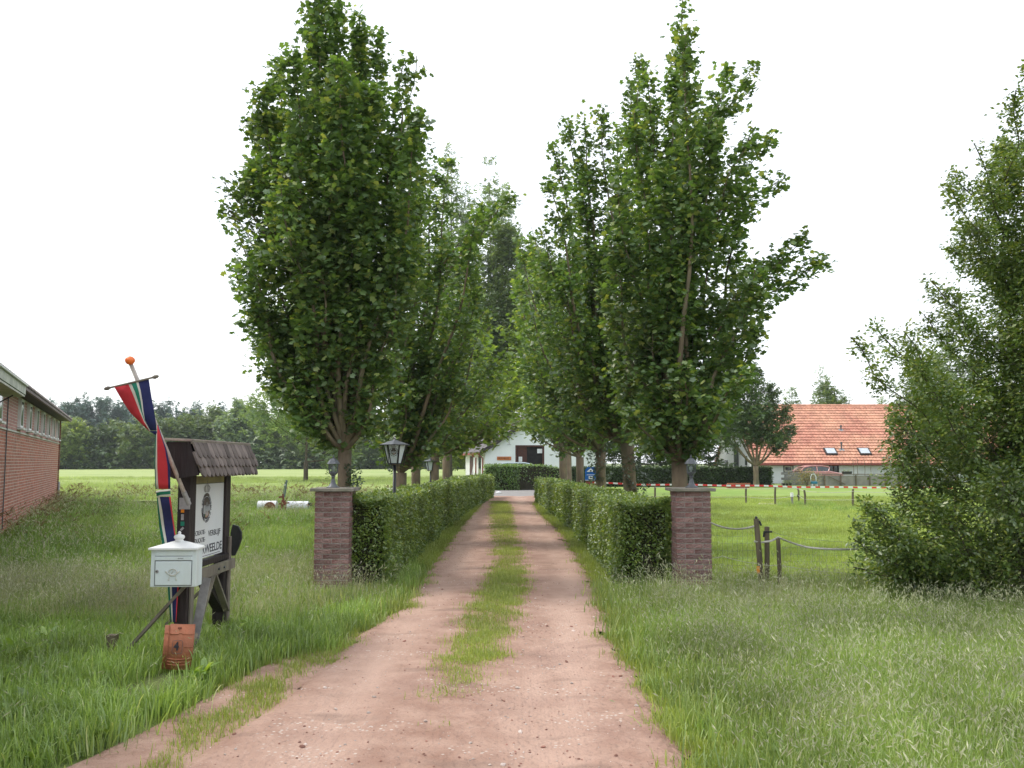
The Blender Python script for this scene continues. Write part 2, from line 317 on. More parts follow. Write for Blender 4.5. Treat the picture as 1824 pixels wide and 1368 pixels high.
def dirtmat():
    m = D.materials.new('red_dirt'); m.use_nodes = True; n = m.node_tree; L = n.links
    bs = n.nodes['Principled BSDF']; bs.inputs['Roughness'].default_value = .95; bs.inputs['Specular IOR Level'].default_value = .15
    tc = n.nodes.new('ShaderNodeTexCoord')
    def noise(sc_, det, stretch=None, dist=0):
        mp = n.nodes.new('ShaderNodeMapping'); L.new(tc.outputs['Object'], mp.inputs[0])
        if stretch: mp.inputs['Scale'].default_value = stretch
        z = n.nodes.new('ShaderNodeTexNoise'); z.inputs['Scale'].default_value = sc_; z.inputs['Detail'].default_value = det
        z.inputs['Distortion'].default_value = dist; L.new(mp.outputs[0], z.inputs['Vector']); return z.outputs[0]
    def ramp(src, p0, c0, p1, c1):
        r = n.nodes.new('ShaderNodeValToRGB'); r.color_ramp.elements[0].position = p0; r.color_ramp.elements[1].position = p1
        r.color_ramp.elements[0].color = (*c0, 1); r.color_ramp.elements[1].color = (*c1, 1); L.new(src, r.inputs[0]); return r.outputs[0]
    def mix(fac, a, b, mode='MIX'):
        x = n.nodes.new('ShaderNodeMixRGB'); x.blend_type = mode
        if isinstance(fac, float): x.inputs[0].default_value = fac
        else: L.new(fac, x.inputs[0])
        for i, q in ((1, a), (2, b)):
            if isinstance(q, tuple): x.inputs[i].default_value = (*q, 1)
            else: L.new(q, x.inputs[i])
        return x.outputs[0]
    base = ramp(noise(5, 10), .35, (.30, .18, .135), .68, (.43, .285, .222))
    # worn, paler wheel tracks follow an attribute painted on the mesh (real wear of the surface)
    at = n.nodes.new('ShaderNodeAttribute'); at.attribute_name = 'wear'
    wn = n.nodes.new('ShaderNodeMath'); wn.operation = 'MULTIPLY'; L.new(at.outputs['Fac'], wn.inputs[0])
    L.new(ramp(noise(1.3, 6, (2.2, .35, 1)), .3, (.25,) * 3, .6, (1,) * 3), wn.inputs[1])
    c = mix(wn.outputs[0], base, (.505, .345, .275))
    # dark damp patches and grit
    c = mix(ramp(noise(1.1, 7), .52, (0,) * 3, .70, (.55,) * 3), c, (.29, .18, .145))
    vo = n.nodes.new('ShaderNodeTexVoronoi'); vo.inputs['Scale'].default_value = 60; L.new(tc.outputs['Object'], vo.inputs['Vector'])
    sp = ramp(vo.outputs['Distance'], .10, (1,) * 3, .22, (0,) * 3)
    spm = mix(1.0, sp, ramp(noise(7, 4), .52, (0,) * 3, .66, (1,) * 3), 'MULTIPLY')
    c = mix(spm, c, (.56, .47, .41))
    v2 = n.nodes.new('ShaderNodeTexVoronoi'); v2.inputs['Scale'].default_value = 38; L.new(tc.outputs['Object'], v2.inputs['Vector'])
    s2 = mix(1.0, ramp(v2.outputs['Distance'], .08, (1,) * 3, .16, (0,) * 3), ramp(noise(4, 4, (1.3, 1, 1)), .55, (0,) * 3, .63, (.8,) * 3), 'MULTIPLY')
    c = mix(s2, c, (.14, .085, .07))
    v3 = n.nodes.new('ShaderNodeTexVoronoi'); v3.inputs['Scale'].default_value = 26; L.new(tc.outputs['Object'], v3.inputs['Vector'])
    s3 = mix(1.0, ramp(v3.outputs['Distance'], .14, (1,) * 3, .30, (0,) * 3), ramp(noise(1.6, 5, (.8, 1.6, 1)), .56, (0,) * 3, .62, (.9,) * 3), 'MULTIPLY')
    c = mix(s3, c, (.60, .53, .47))
    c = mix(ramp(noise(1.7, 6, (.7, 2.0, 1)), .60, (0,) * 3, .70, (.5,) * 3), c, (.22, .15, .12))
    L.new(c, bs.inputs['Base Color'])
    # bump: grit + tyre tread lines running along the tracks
    wv = n.nodes.new('ShaderNodeTexWave'); wv.wave_type = 'BANDS'; wv.bands_direction = 'X'; wv.inputs['Scale'].default_value = 14
    wv.inputs['Distortion'].default_value = 5.0; wv.inputs['Detail'].default_value = 4; wv.inputs['Detail Scale'].default_value = .8
    mp = n.nodes.new('ShaderNodeMapping'); mp.inputs['Scale'].default_value = (1, .12, 1); mp.inputs['Rotation'].default_value = (0, 0, .03)
    L.new(tc.outputs['Object'], mp.inputs[0]); L.new(mp.outputs[0], wv.inputs['Vector'])
    ml = n.nodes.new('ShaderNodeMath'); ml.operation = 'MULTIPLY'; L.new(wv.outputs['Fac'], ml.inputs[0]); L.new(wn.outputs[0], ml.inputs[1])
    ml2 = n.nodes.new('ShaderNodeMath'); ml2.operation = 'MULTIPLY'; ml2.inputs[1].default_value = .04; L.new(ml.outputs[0], ml2.inputs[0])
    nb = n.nodes.new('ShaderNodeMath'); nb.operation = 'ADD'; L.new(noise(24, 10), nb.inputs[0]); L.new(ml2.outputs[0], nb.inputs[1])
    bp = n.nodes.new('ShaderNodeBump'); bp.inputs['Strength'].default_value = 1.0; bp.inputs['Distance'].default_value = .035
    L.new(nb.outputs[0], bp.inputs['Height']); L.new(bp.outputs[0], bs.inputs['Normal'])
    return m
M['dirt'] = dirtmat()

# ------------------------------------------------------------------ plan of the place
def interp(tab, y):
    ys = [a[0] for a in tab]
    return np.interp(y, ys, [a[1] for a in tab])
DL = [(0, -2.6), (3.4, -1.95), (4.55, -1.66), (5.1, -1.62), (5.8, -1.50), (6.6, -1.44), (8.1, -1.36), (9.65, -1.18), (14, -1.20), (19.5, -1.24), (27, -1.22), (33, -1.1), (40, -1.0)]
DR = [(0, 1.1), (3.4, .92), (4.55, .89), (5.2, .90), (6.6, .90), (8.1, .88), (11.4, 1.04), (14, 1.06), (19.4, 1.08), (27, .86), (33, .80), (40, 1.6)]
CL = [(0, -.40), (5.0, -.46), (5.8, -.50), (7.15, -.52), (8.1, -.48), (9.65, -.42), (11.4, -.30), (14, -.24), (19.5, -.42), (27, -.62), (34, -.80)]
CR = [(0, -.38), (5.0, -.34), (5.8, -.28), (7.15, -.13), (8.1, -.02), (9.65, .06), (11.4, .20), (14, .20), (19.5, .06), (27, .0), (34, -.14)]
HL = [(10.78, -1.47, -2.02, 1.10), (14, -1.50, -2.05, 1.08), (20, -1.50, -2.05, 1.04), (30, -1.28, -1.9, 1.0), (38.5, -.83, -1.6, .97)]
HR = [(10.95, 1.28, 1.93, 1.03), (14, 1.32, 1.98, 1.02), (20, 1.32, 1.98, .98), (28, 1.12, 1.8, .92), (34.5, .92, 1.6, .90)]
def wob(y, s, a=.05): return 1.5 * a * (np.sin(y * 7.3 + s) + .6 * np.sin(y * 17.1 + 2 * s) + .4 * np.sin(y * 3.1 + s * 3))
def vnoise(x, y, s=1.0, seed=0):
    r = np.random.default_rng(seed); o = np.zeros_like(x)
    for k in range(6):
        a = r.uniform(0, 6.28); f = s * r.uniform(.6, 2.2); p = r.uniform(0, 6.28)
        o += np.sin((x * math.cos(a) + y * math.sin(a)) * f + p)
    return o / 6 * 1.6
def on_dirt(x, y, pad=0.0):
    return (x > interp(DL, y) + wob(y, 1) + .06 * vnoise(x, y, 9, 91) - pad) & (x < interp(DR, y) + wob(y, 2) + .06 * vnoise(x, y, 9, 92) + pad) & (y < 40)
def in_strip(x, y, pad=0.0):
    return (x > interp(CL, y) + wob(y, 5, .04) - pad) & (x < interp(CR, y) + wob(y, 6, .04) + pad) & (y > 5.0) & (y < 34.5)
BL = [(3.4, -2.6), (4.55, -2.17), (5.55, -1.95), (6.6, -1.83), (7.0, -1.76)]
def in_bare(x, y):
    c = interp(BL, y); return (np.abs(x - c) < .10 + wob(y, 9, .04)) & (y < 6.95)
BC = Vector((-15.1, 30.0)); BU = Vector((.392, -.920))   # barn corner, direction along its wall towards the camera
def in_barn(x, y):
    # left of the barn wall
    t = (x - BC.x) * BU.x + (y - BC.y) * BU.y
    s = (x - BC.x) * (-.920) + (y - BC.y) * (-.392)
    return (t > -.2) & (s > -.05)

# ------------------------------------------------------------------ ground
def grid_mesh(name, x0, x1, y0, y1, nx, ny, zf, mask=None, m=None, attr=None):
    xs = np.linspace(x0, x1, nx); ys = y0 + (y1 - y0) * np.linspace(0, 1, ny) ** 1.6
    XX, YY = np.meshgrid(xs, ys); ZZ = zf(XX, YY)
    v = np.stack([XX, YY, ZZ], -1).reshape(-1, 3)
    i = np.arange(nx * ny).reshape(ny, nx)
    q = np.stack([i[:-1, :-1], i[:-1, 1:], i[1:, 1:], i[1:, :-1]], -1).reshape(-1, 4)
    if mask is not None:
        cx = v[q].mean(1); q = q[mask(cx[:, 0], cx[:, 1])]
    me = np_mesh(name, v, q, m)
    if attr is not None:
        a = me.attributes.new('wear', 'FLOAT', 'POINT'); a.data.foreach_set('value', attr(v[:, 0], v[:, 1]).astype(np.float32))
    return me
def np_mesh(name, v, q, mats, mi=None, smooth=False):
    me = D.meshes.new(name); k = q.shape[1]
    me.vertices.add(len(v)); me.vertices.foreach_set('co', np.ascontiguousarray(v, dtype=np.float32).ravel())
    me.loops.add(q.size); me.loops.foreach_set('vertex_index', q.astype(np.int32).ravel())
    me.polygons.add(len(q)); me.polygons.foreach_set('loop_start', np.arange(0, q.size, k, dtype=np.int32))
    if mats is not None:
        for mm in (mats if isinstance(mats, (list, tuple)) else [mats]): me.materials.append(mm)
    if mi is not None: me.polygons.foreach_set('material_index', mi.astype(np.int32))
    if smooth: me.polygons.foreach_set('use_smooth', np.ones(len(q), bool))
    me.update(calc_edges=True); me.validate(); return me

g = MB(); S = 900
g.add([(-S, -60, 0), (S, -60, 0), (S, 880, 0), (-S, 880, 0)], [(0, 1, 2, 3)])
o = g.build('ground', M['soil_grass'], kind='structure', label='grassy ground around the farm track')
g = MB(); g.add([(2.0, 10.9, .006), (60, 10.9, .006), (60, 62, .006), (2.0, 62, .006)], [(0, 1, 2, 3)])
g.build('meadow', M['meadow'], kind='structure', label='bright green meadow behind the right hedge')
def fz(x, y): return .30 + .05 * vnoise(x, y * 2, .25, 3) + .03 * vnoise(x, y, .9, 4) - .0004 * (y - 30)
o = link('field', grid_mesh('field', -170, -2.6, 29.5, 168, 170, 130, fz, lambda x, y: ~((x > -24) & (x < -13) & (y < 36) & (y < 30.5)) , M['field']), kind='structure', label='pale green barley field up to the wood')

def dz(x, y):
    wl = interp(CL, y) - .55; wr = interp(CR, y) + .50
    rut = -.014 * np.exp(-((x - wl) / .22) ** 2) - .014 * np.exp(-((x - wr) / .22) ** 2)
    edge = np.minimum(x - interp(DL, y), interp(DR, y) - x)
    return .045 + rut + .012 * vnoise(x, y, 2.1, 1) * .6 + .006 * vnoise(x, y, 9, 2) - .055 * np.clip(1 - (edge + .03) / .16, 0, 1) ** 1.5
def wear(x, y):
    wl = interp(CL, y) - .52 - .25 * np.clip((6 - y) / 3, 0, 1); wr = interp(CR, y) + .52
    return np.clip(np.exp(-((x - wl) / .30) ** 2) + np.exp(-((x - wr) / .30) ** 2), 0, 1)
me = grid_mesh('dirt_road', -3.4, 2.4, 1.5, 40.5, 150, 420, lambda x, y: dz(x, y) + .012, lambda x, y: on_dirt(x, y, .03), M['dirt'], wear)
me.polygons.foreach_set('use_smooth', [True] * len(me.polygons))
link('dirt_road', me, kind='structure', label='reddish dirt track with two worn wheel ruts')
me = grid_mesh('bare_path', -3.1, -1.0, 1.8, 8.6, 110, 240, lambda x, y: .024 + .006 * vnoise(x, y, 8, 2) - .04 * np.clip((interp(BL, y) - x - .06) / .10, 0, 1) ** 1.5 - .03 * np.clip((y - 7.2) / 1.2, 0, 1), lambda x, y: (x > interp(BL, y) - .18) & (x < interp(DL, y) + .30), M['dirt'], lambda x, y: x * 0 + .25)
link('bare_path', me, kind='structure', label='narrow bare dirt strip in the left verge')
g = MB(); g.add([(-4.5, 38, .028), (2.6, 37.0, .028), (4.8, 44, .028), (2.5, 52.5, .028), (-9, 56, .028), (-9, 45, .028)], [(0, 1, 2, 3, 4, 5)])
g.build('pavement', M['pave'], kind='structure', label='grey paved yard at the end of the track')
g = MB(); p = G(1366, 898)
g.add([(p.x - .5, p.y - .6, .02), (p.x + .3, p.y - .9, .02), (p.x + .55, p.y + .2, .02), (p.x - .1, p.y + .7, .02)], [(0, 1, 2, 3)])
g.build('sand_patch', M['sand'], kind='structure', label='pale sand patch in the meadow')

# ------------------------------------------------------------------ instanced ground cover
def scatter(name, label, cat, P, protos, smin, smax, tilt=.12, seed=0):
    r = np.random.default_rng(seed + 11)
    n = len(P); me = D.meshes.new(name); me.vertices.add(n); me.vertices.foreach_set('co', P.astype(np.float32).ravel())
    a = me.attributes.new('srot', 'FLOAT_VECTOR', 'POINT')
    rot = np.stack([r.normal(0, tilt, n), r.normal(0, tilt, n), r.uniform(0, 6.283, n)], -1)
    a.data.foreach_set('vector', rot.astype(np.float32).ravel())
    a = me.attributes.new('sscl', 'FLOAT', 'POINT'); a.data.foreach_set('value', r.uniform(smin, smax, n).astype(np.float32))
    a = me.attributes.new('sidx', 'INT', 'POINT'); a.data.foreach_set('value', r.integers(0, len(protos), n).astype(np.int32))
    o = link(name, me, kind='stuff', label=label, cat=cat)
    t = D.node_groups.new(name + '_scatter', 'GeometryNodeTree')
    t.interface.new_socket('Geometry', in_out='INPUT', socket_type='NodeSocketGeometry')
    t.interface.new_socket('Geometry', in_out='OUTPUT', socket_type='NodeSocketGeometry')
    N = t.nodes; L = t.links
    gi = N.new('NodeGroupInput'); go = N.new('NodeGroupOutput'); ip = N.new('GeometryNodeInstanceOnPoints'); jn = N.new('GeometryNodeJoinGeometry')
    for pm in reversed(protos):
        oi = N.new('GeometryNodeObjectInfo'); oi.inputs[0].default_value = pm; gt = N.new('GeometryNodeGeometryToInstance')
        L.new(oi.outputs['Geometry'], gt.inputs[0]); L.new(gt.outputs[0], jn.inputs[0])
    def attr(nm, ty):
        x = N.new('GeometryNodeInputNamedAttribute'); x.data_type = ty; x.inputs[0].default_value = nm
        return [s for s in x.outputs if s.enabled][0]
    m2p = N.new('GeometryNodeMeshToPoints')
    L.new(gi.outputs[0], m2p.inputs[0]); L.new(m2p.outputs[0], ip.inputs['Points']); L.new(jn.outputs[0], ip.inputs['Instance'])
    ip.inputs['Pick Instance'].default_value = True
    L.new(attr('sidx', 'INT'), ip.inputs['Instance Index'])
    er = N.new('FunctionNodeEulerToRotation'); L.new(attr('srot', 'FLOAT_VECTOR'), er.inputs[0]); L.new(er.outputs[0], ip.inputs['Rotation'])
    L.new(attr('sscl', 'FLOAT'), ip.inputs['Scale']); L.new(ip.outputs[0], go.inputs[0])
    md = o.modifiers.new('scatter', 'NODES'); md.node_group = t
    return o
def proto(me): return D.objects.new(me.name, me)          # a source shape, never linked into the scene

def tuft(name, n, h, spread, wid, mats, seed, lean=.5, stalks=0, stalk_h=0, head=.07, heads_w=.007, wind=(.25, -.1), broad=0):
    r = np.random.default_rng(seed); V = []; F = []; MI = []
    def strip(base, az, length, w, bend, seg=4, mi=0, flat=1.0):
        d = np.array([math.cos(az), math.sin(az)]); side = np.array([-d[1], d[0]]); b = len(V)
        for k in range(seg + 1):
            t = k / seg; z = length * math.sin(min(1.5, t * (1.57 - bend * .35))) / 1.0 * (1 - .25 * bend * t * t)
            rr = length * bend * t ** 1.8 * .8
            wk = w * (1 - t) ** .7 if k else w * .6
            if flat > 1: wk = w * math.sin(math.pi * min(1, .08 + t * .9)) 
            c = base + d * rr + np.array(wind) * length * t * t * .35
            if k == seg: V.append((c[0], c[1], z)); continue
            V.append((c[0] - side[0] * wk / 2, c[1] - side[1] * wk / 2, z)); V.append((c[0] + side[0] * wk / 2, c[1] + side[1] * wk / 2, z))
        for k in range(seg - 1): F.append((b + 2 * k, b + 2 * k + 1, b + 2 * k + 3, b + 2 * k + 2)); MI.append(mi)
        F.append((b + 2 * seg - 2, b + 2 * seg - 1, b + 2 * seg, b + 2 * seg)); MI.append(mi)
        return V[-1]
    for _ in range(n):
        base = r.normal(0, spread, 2); strip(base, r.uniform(0, 6.28), h * r.uniform(.45, 1.1), wid * r.uniform(.6, 1.3), r.uniform(.05, lean))
    for _ in range(broad):
        base = r.normal(0, spread * .5, 2); strip(base, r.uniform(0, 6.28), h * r.uniform(.6, 1.0), wid, r.uniform(.5, 1.0), flat=2)
    for _ in range(stalks):
        base = r.normal(0, spread, 2); az = r.uniform(0, 6.28); L_ = stalk_h * r.uniform(.7, 1.1)
        tip = np.array(strip(base, az, L_, .0022, r.uniform(.05, .35), seg=5, mi=0))
        dd = np.array([math.cos(az) * .4 + wind[0], math.sin(az) * .4 + wind[1], r.uniform(.1, .9)]); dd /= np.linalg.norm(dd)
        hl = head * r.uniform(.6, 1.2)
        for q in range(2):
            s = np.cross(dd, [math.cos(q * 1.57 + az), math.sin(q * 1.57 + az), .3]); s /= np.linalg.norm(s)
            b = len(V); a0 = tip - dd * hl * .35; m0 = tip + dd * hl * .15; e0 = tip + dd * hl * .65
            V.extend([tuple(a0), tuple(m0 - s * heads_w), tuple(e0), tuple(m0 + s * heads_w)]); F.append((b, b + 1, b + 2, b + 3)); MI.append(1)
    me = D.meshes.new(name)
    me.from_pydata([tuple(map(float, v)) for v in V], [], [f if f[2] != f[3] else f[:3] for f in F])
    for mm in mats: me.materials.append(mm)
    me.polygons.foreach_set('material_index', MI); me.update()
    return proto(me)
def rand_pts(n, x0, x1, y0, y1, seed, ypow=1.0):
    r = np.random.default_rng(seed); x = r.uniform(x0, x1, n); y = y0 + (y1 - y0) * r.uniform(0, 1, n) ** ypow
    return x, y
GB, GP, GS, SD = M['blade'], M['blade_pale'], M['blade_short'], M['seed']
T_long = [tuft('long_grass_tuft', 26, .21, .08, .0095, [GB, SD], 20 + k, .9, stalks=1 if k == 0 else 0, stalk_h=.34, head=.04, heads_w=.0025) for k in range(4)]
T_pale = [tuft('seeding_grass_tuft', 22, .25, .08, .0075, [GP, SD], 30 + k, .75, stalks=5, stalk_h=.37, head=.042, heads_w=.0034) for k in range(5)]
T_tall = [tuft('cocksfoot_tuft', 10, .34, .06, .007, [GP, SD], 40 + k, .5, stalks=3, stalk_h=.58, head=.065, heads_w=.006) for k in range(3)]
T_short = [tuft('short_grass_tuft', 28, .08, .055, .0065, [GS, SD], 50 + k, .7) for k in range(4)]
T_mid = [tuft('meadow_tuft', 34, .10, .12, .009, [GS, SD], 60 + k, .6) for k in range(4)]
T_weed = [tuft('weed_clump', 12, .45, .12, .012, [M['weed'], M['seed']], 70 + k, .5, stalks=3, stalk_h=.6, head=.09, heads_w=.008, broad=14) for k in range(3)]
T_dock = [tuft('dock_leaves', 0, .26, .03, .055, [M['weed'], M['seed_brown']], 80 + k, .5, broad=9) for k in range(3)]
T_dseed = [tuft('dock_seed_stalks', 4, .35, .10, .02, [M['weed'], M['seed_brown']], 90 + k, .4, stalks=7, stalk_h=.62, head=.16, heads_w=.008, broad=6) for k in range(2)]
T_barley = [tuft('barley_tuft', 40, .42, .16, .012, [M['barley'], M['barley']], 95 + k, .35, stalks=0) for k in range(3)]

def zero(x): return np.zeros_like(x)
HX0 = lambda y: interp([(a[0], a[2]) for a in HL], y)
def free(x, y):
    hl = (y > 10.7) & (y < 39) & (x < interp([(a[0], a[1]) for a in HL], y) + .0) & (x > HX0(y))
    hr = (y > 10.9) & (y < 35) & (x > interp([(a[0], a[1]) for a in HR], y)) & (x < interp([(a[0], a[2]) for a in HR], y))
    pl = (np.abs(x + 2.12) < .22) & (np.abs(y - 10.8) < .24); pr = (np.abs(x - 2.14) < .22) & (np.abs(y - 10.8) < .24)
    return ~(hl | hr | pl | pr)
def mk(x, y, keep):
    thin = (((np.abs(x + 2.1) < .85) | ((x > 1.3) & (x < 3.9))) & (y > 8.9) & (y < 10.9))
    keep = keep & ~(thin & (np.random.default_rng(len(x)).uniform(0, 1, len(x)) < .72))
    keep = keep & ~((x > -2.68) & (x < -2.16) & (y > 5.75) & (y < 6.80))
    return np.stack([x[keep], y[keep], np.full(keep.sum(), .0)], -1)

# left verge: rich long grass
x, y = rand_pts(24000, -9.5, -1.2, 3.2, 13.0, 1, 1.15)
k = ~on_dirt(x, y, .02) & ~in_bare(x, y) & free(x, y) & ~in_barn(x, y) & (x < interp([(0, -1.9), (4.5, -2.32), (5.5, -2.12), (6.6, -2.0), (7.2, -1.7), (8.1, -1.42), (9.65, -1.22), (13, -1.3)], y) + wob(y, 3))
scatter('verge_grass', 'lush long grass on the left verge around the sign post', 'grass', mk(x, y, k), T_long, .55, 1.15, seed=1)
# pale seeding patches within it
x, y = rand_pts(6500, -9, -1.3, 6.5, 13, 2)
k = ~on_dirt(x, y, .1) & free(x, y) & ~in_barn(x, y) & ((vnoise(x, y, .8, 7) + np.exp(-((x + 2.9) / 1.6) ** 2 - ((y - 9.3) / 1.7) ** 2) * 1.6) > .45) & ~((x > -2.0) & (y < 9.0))
T_straw = [tuft('straw_tuft', 12, .26, .08, .0065, [M['straw'], SD], 130 + k, .6, stalks=7, stalk_h=.42, head=.05, heads_w=.0035) for k in range(4)]
scatter('seeding_grass', 'pale straw-coloured seeding grass patches behind the sign post', 'grass', mk(x, y, k), T_straw + T_pale[:2], .6, 1.1, seed=2)
# transition strip: sparse short grass between bare path and dirt track
x, y = rand_pts(4200, -3.0, -1.1, 3.2, 9.5, 3)
k = ~on_dirt(x, y, -.05) & ~in_bare(x, y) & (vnoise(x, y, 3, 17) > -.32 - .3 * (y > 6.5))
scatter('edge_grass', 'thin short grass along the left edge of the track', 'grass', mk(x, y, k), T_short, .5, 1.1, seed=3)
# right verge: dense seeding grass
x, y = rand_pts(20000, .8, 8.5, 3.2, 11.0, 4, 1.1)
k = (x > interp(DR, y) + .08 + wob(y, 4, .06) + .06) & free(x, y) & ((x > interp(DR, y) + .45) | (RNG.uniform(0, 1, len(x)) < .45))
scatter('tall_grass', 'tall seeding grass covering the right verge', 'grass', mk(x, y, k), T_pale + T_long, .62, 1.12, seed=4)
x, y = rand_pts(900, 1.3, 8.5, 3.6, 11.3, 5)
k = (x > interp(DR, y) + .5) & free(x, y) & ((vnoise(x, y, 1.1, 21) > .15) | (y > 9.2))
k2 = (x > interp(DR, y) + .7)
xs2, ys2 = rand_pts(6500, 1.4, 8.5, 3.6, 11.0, 55)
k2 = (xs2 > interp(DR, ys2) + .6) & free(xs2, ys2) & (vnoise(xs2, ys2, .9, 77) + .5 * vnoise(xs2, ys2, 2.5, 78) > .25)
scatter('straw_grass', 'pale straw-coloured patches within the right verge', 'grass', mk(xs2, ys2, k2), T_straw, .6, 1.05, seed=55)
xs3, ys3 = rand_pts(3600, -3.2, 4.0, 8.8, 10.95, 56)
k3 = ~on_dirt(xs3, ys3, .05) & free(xs3, ys3) & ((xs3 < -1.3) | (xs3 > 1.1))
scatter('pillar_foot_grass', 'shorter grass around the feet of the pillars and near posts', 'grass', np.stack([xs3[k3], ys3[k3], xs3[k3] * 0], -1), T_short + T_mid, .8, 1.5, seed=56)
scatter('cocksfoot', 'tall flowering cocksfoot stalks in the right verge', 'grass', mk(x, y, k), T_tall, .6, 1.0, seed=5)
x, y = rand_pts(3600, .75, 1.5, 3.2, 34, 6, 1.5)
k = (x > interp(DR, y) - .02 + wob(y, 4, .07)) & (x < interp(DR, y) + .42) & free(x, y)
scatter('track_edge_grass', 'short ragged grass along the right edge of the track', 'grass', mk(x, y, k), T_short, .6, 1.5, seed=6)
x, y = rand_pts(5200, -1.62, -1.0, 9.4, 38, 7, 1.4)
k = ~on_dirt(x, y, -.02) & free(x, y)
scatter('hedge_foot_grass', 'short shaded grass at the foot of the left hedge', 'grass', mk(x, y, k), T_short, .6, 1.3, seed=7)
# centre strip
x, y = rand_pts(23000, -.95, .35, 5.0, 34.5, 8, 1.25)
x2, y2 = rand_pts(6500, -.75, .35, 5.0, 12.5, 108); x = np.concatenate([x, x2]); y = np.concatenate([y, y2])
k = in_strip(x, y, -.035) & ((y > 6.9) | (RNG.uniform(0, 1, len(x)) < np.clip((y - 5.0) / 2.2, .05, 1) ** 1.8)) & (vnoise(x, y, 3.5, 19) > -1.0)
scatter('centre_strip_grass', 'grass strip growing between the two wheel ruts', 'grass', mk(x, y, k), T_short, .6, 1.35, seed=8)
x, y = rand_pts(500, -.7, .35, 8, 20, 9)
k = in_strip(x, y, -.06) & (vnoise(x, y, 1.1, 31) > .2)
scatter('centre_strip_tussocks', 'longer tussocks in the middle of the track', 'grass', mk(x, y, k), T_long, .25, .42, seed=9)
# left rough ground behind sign up to the field
x, y = rand_pts(15000, -17, -2.0, 12.0, 30.5, 10, 1.0)
k = free(x, y) & ~in_barn(x, y)
scatter('rough_grass', 'rough grass between the barn and the left hedge', 'grass', mk(x, y, k), T_long + T_long + T_mid + T_pale[:2], .8, 1.25, seed=10)
x, y = rand_pts(7000, -17, -2.3, 12.0, 32.5, 11)
k = free(x, y) & ~in_barn(x, y) & ((vnoise(x, y, .6, 41) + np.clip((y - 22) / 8, 0, 1) * .8 + np.exp(-(((x + 7.2) / 1.0) ** 2 + ((y - 15.5) / 1.0) ** 2))) > .35)
scatter('weeds', 'tall mixed weeds at the near edge of the barley field', 'weeds', mk(x, y, k), T_weed, .5, 1.05, seed=11)
x, y = rand_pts(1900, -26, -2.6, 28.0, 33.5, 112)
k = free(x, y) & ~in_barn(x, y) & (x > -.60 * y - 2)
scatter('field_edge_weeds', 'band of taller weeds where the rough grass meets the barley', 'weeds', mk(x, y, k), T_weed + T_dseed[:1], .7, 1.35, seed=112)
tt = np.random.default_rng(71).uniform(.5, 16, 420); ss = np.random.default_rng(72).exponential(.35, 420) + .12
x = BC.x + BU.x * tt + .920 * ss; y = BC.y + BU.y * tt + .392 * ss; k = x > -40
scatter('wall_foot_weeds', 'tall weeds growing along the foot of the brick barn wall', 'weeds', mk(x, y, k), T_weed + T_dseed[:1], .55, 1.15, seed=113)
x, y = rand_pts(260, -16, -4, 15.0, 31, 12)
k = ~in_barn(x, y) & (vnoise(x, y, .8, 44) > .1)
scatter('dock_weeds', 'brown seeding dock stalks among the rough grass', 'weeds', mk(x, y, k), T_dseed, .6, 1.0, seed=12)
x, y = rand_pts(70, -5.5, -2.0, 3.8, 8.5, 13)
k = ~on_dirt(x, y, .2) & ~in_bare(x, y) & (x < interp(DL, y) - .25)
scatter('dock_leaves', 'broad bright dock leaves in the left verge', 'weeds', mk(x, y, k), T_dock, .5, 1.0, seed=13)
# barley
x, y = rand_pts(15000, -52, -2.8, 30, 75, 14, 1.35)
k = (x > -.62 * y - 3) & ~in_barn(x, y)
P = mk(x, y, k); P[:, 2] = .08
scatter('barley', 'pale green barley standing at the near edge of the field', 'crop', P, T_barley, .7, 1.0, tilt=.15, seed=14)
# meadow behind the right hedge
x, y = rand_pts(30000, 2.1, 26, 11.0, 40, 15, 1.25)
k = free(x, y) & (x < .62 * y + 1)
scatter('meadow_grass', 'bright short meadow grass behind the right pillar', 'grass', mk(x, y, k), T_mid, .5, 1.0, seed=15)
x, y = rand_pts(1500, 2.6, 22, 27, 33, 16)
k = (vnoise(x, y * 2, .7, 51) > .15) & (x < .6 * y)
scatter('paddock_weeds', 'bluish weed tussocks along the paddock fence', 'weeds', mk(x, y, k), T_long, .6, 1.1, seed=16)

# pebbles on the track
def pebble(seed, m):
    r = random.Random(seed); b = MB(); n = 6; V = []
    for zz, rr in ((-.3, .7), (.15, 1), (.55, .6)):
        for k in range(n):
            a = k / n * 6.283; q = rr * r.uniform(.75, 1.15); V.append((q * math.cos(a) * .5, q * math.sin(a) * .38, zz * .4))
    F = [(i * n + k, i * n + (k + 1) % n, (i + 1) * n + (k + 1) % n, (i + 1) * n + k) for i in range(2) for k in range(n)] + [tuple(range(2 * n, 3 * n))]
    b.add(V, F); return proto(b.mesh('pebble', m))
PB = [pebble(k, M['stone_pale'] if k % 2 else M['stone_red']) for k in range(8)]
x, y = rand_pts(5200, -2.3, 1.3, 3.4, 22, 17, 1.8)
k = on_dirt(x, y, .0) & ~in_strip(x, y) & ((vnoise(x, y, 3.0, 61) > .1) | (RNG.uniform(0, 1, len(x)) < .3))
P = mk(x, y, k); P[:, 2] = dz(P[:, 0], P[:, 1]) + .013
scatter('gravel', 'small red and pale stones lying on the dirt track', 'gravel', P, PB, .005, .020, tilt=.3, seed=17)
x, y = rand_pts(130, -2.3, 1.3, 3.6, 11, 18, 1.5)
k = on_dirt(x, y, .0)
P = mk(x, y, k); P[:, 2] = dz(P[:, 0], P[:, 1]) + .014
scatter('larger_stones', 'scattered brick chips and pebbles on the dirt track', 'gravel', P, PB, .018, .042, tilt=.3, seed=18)
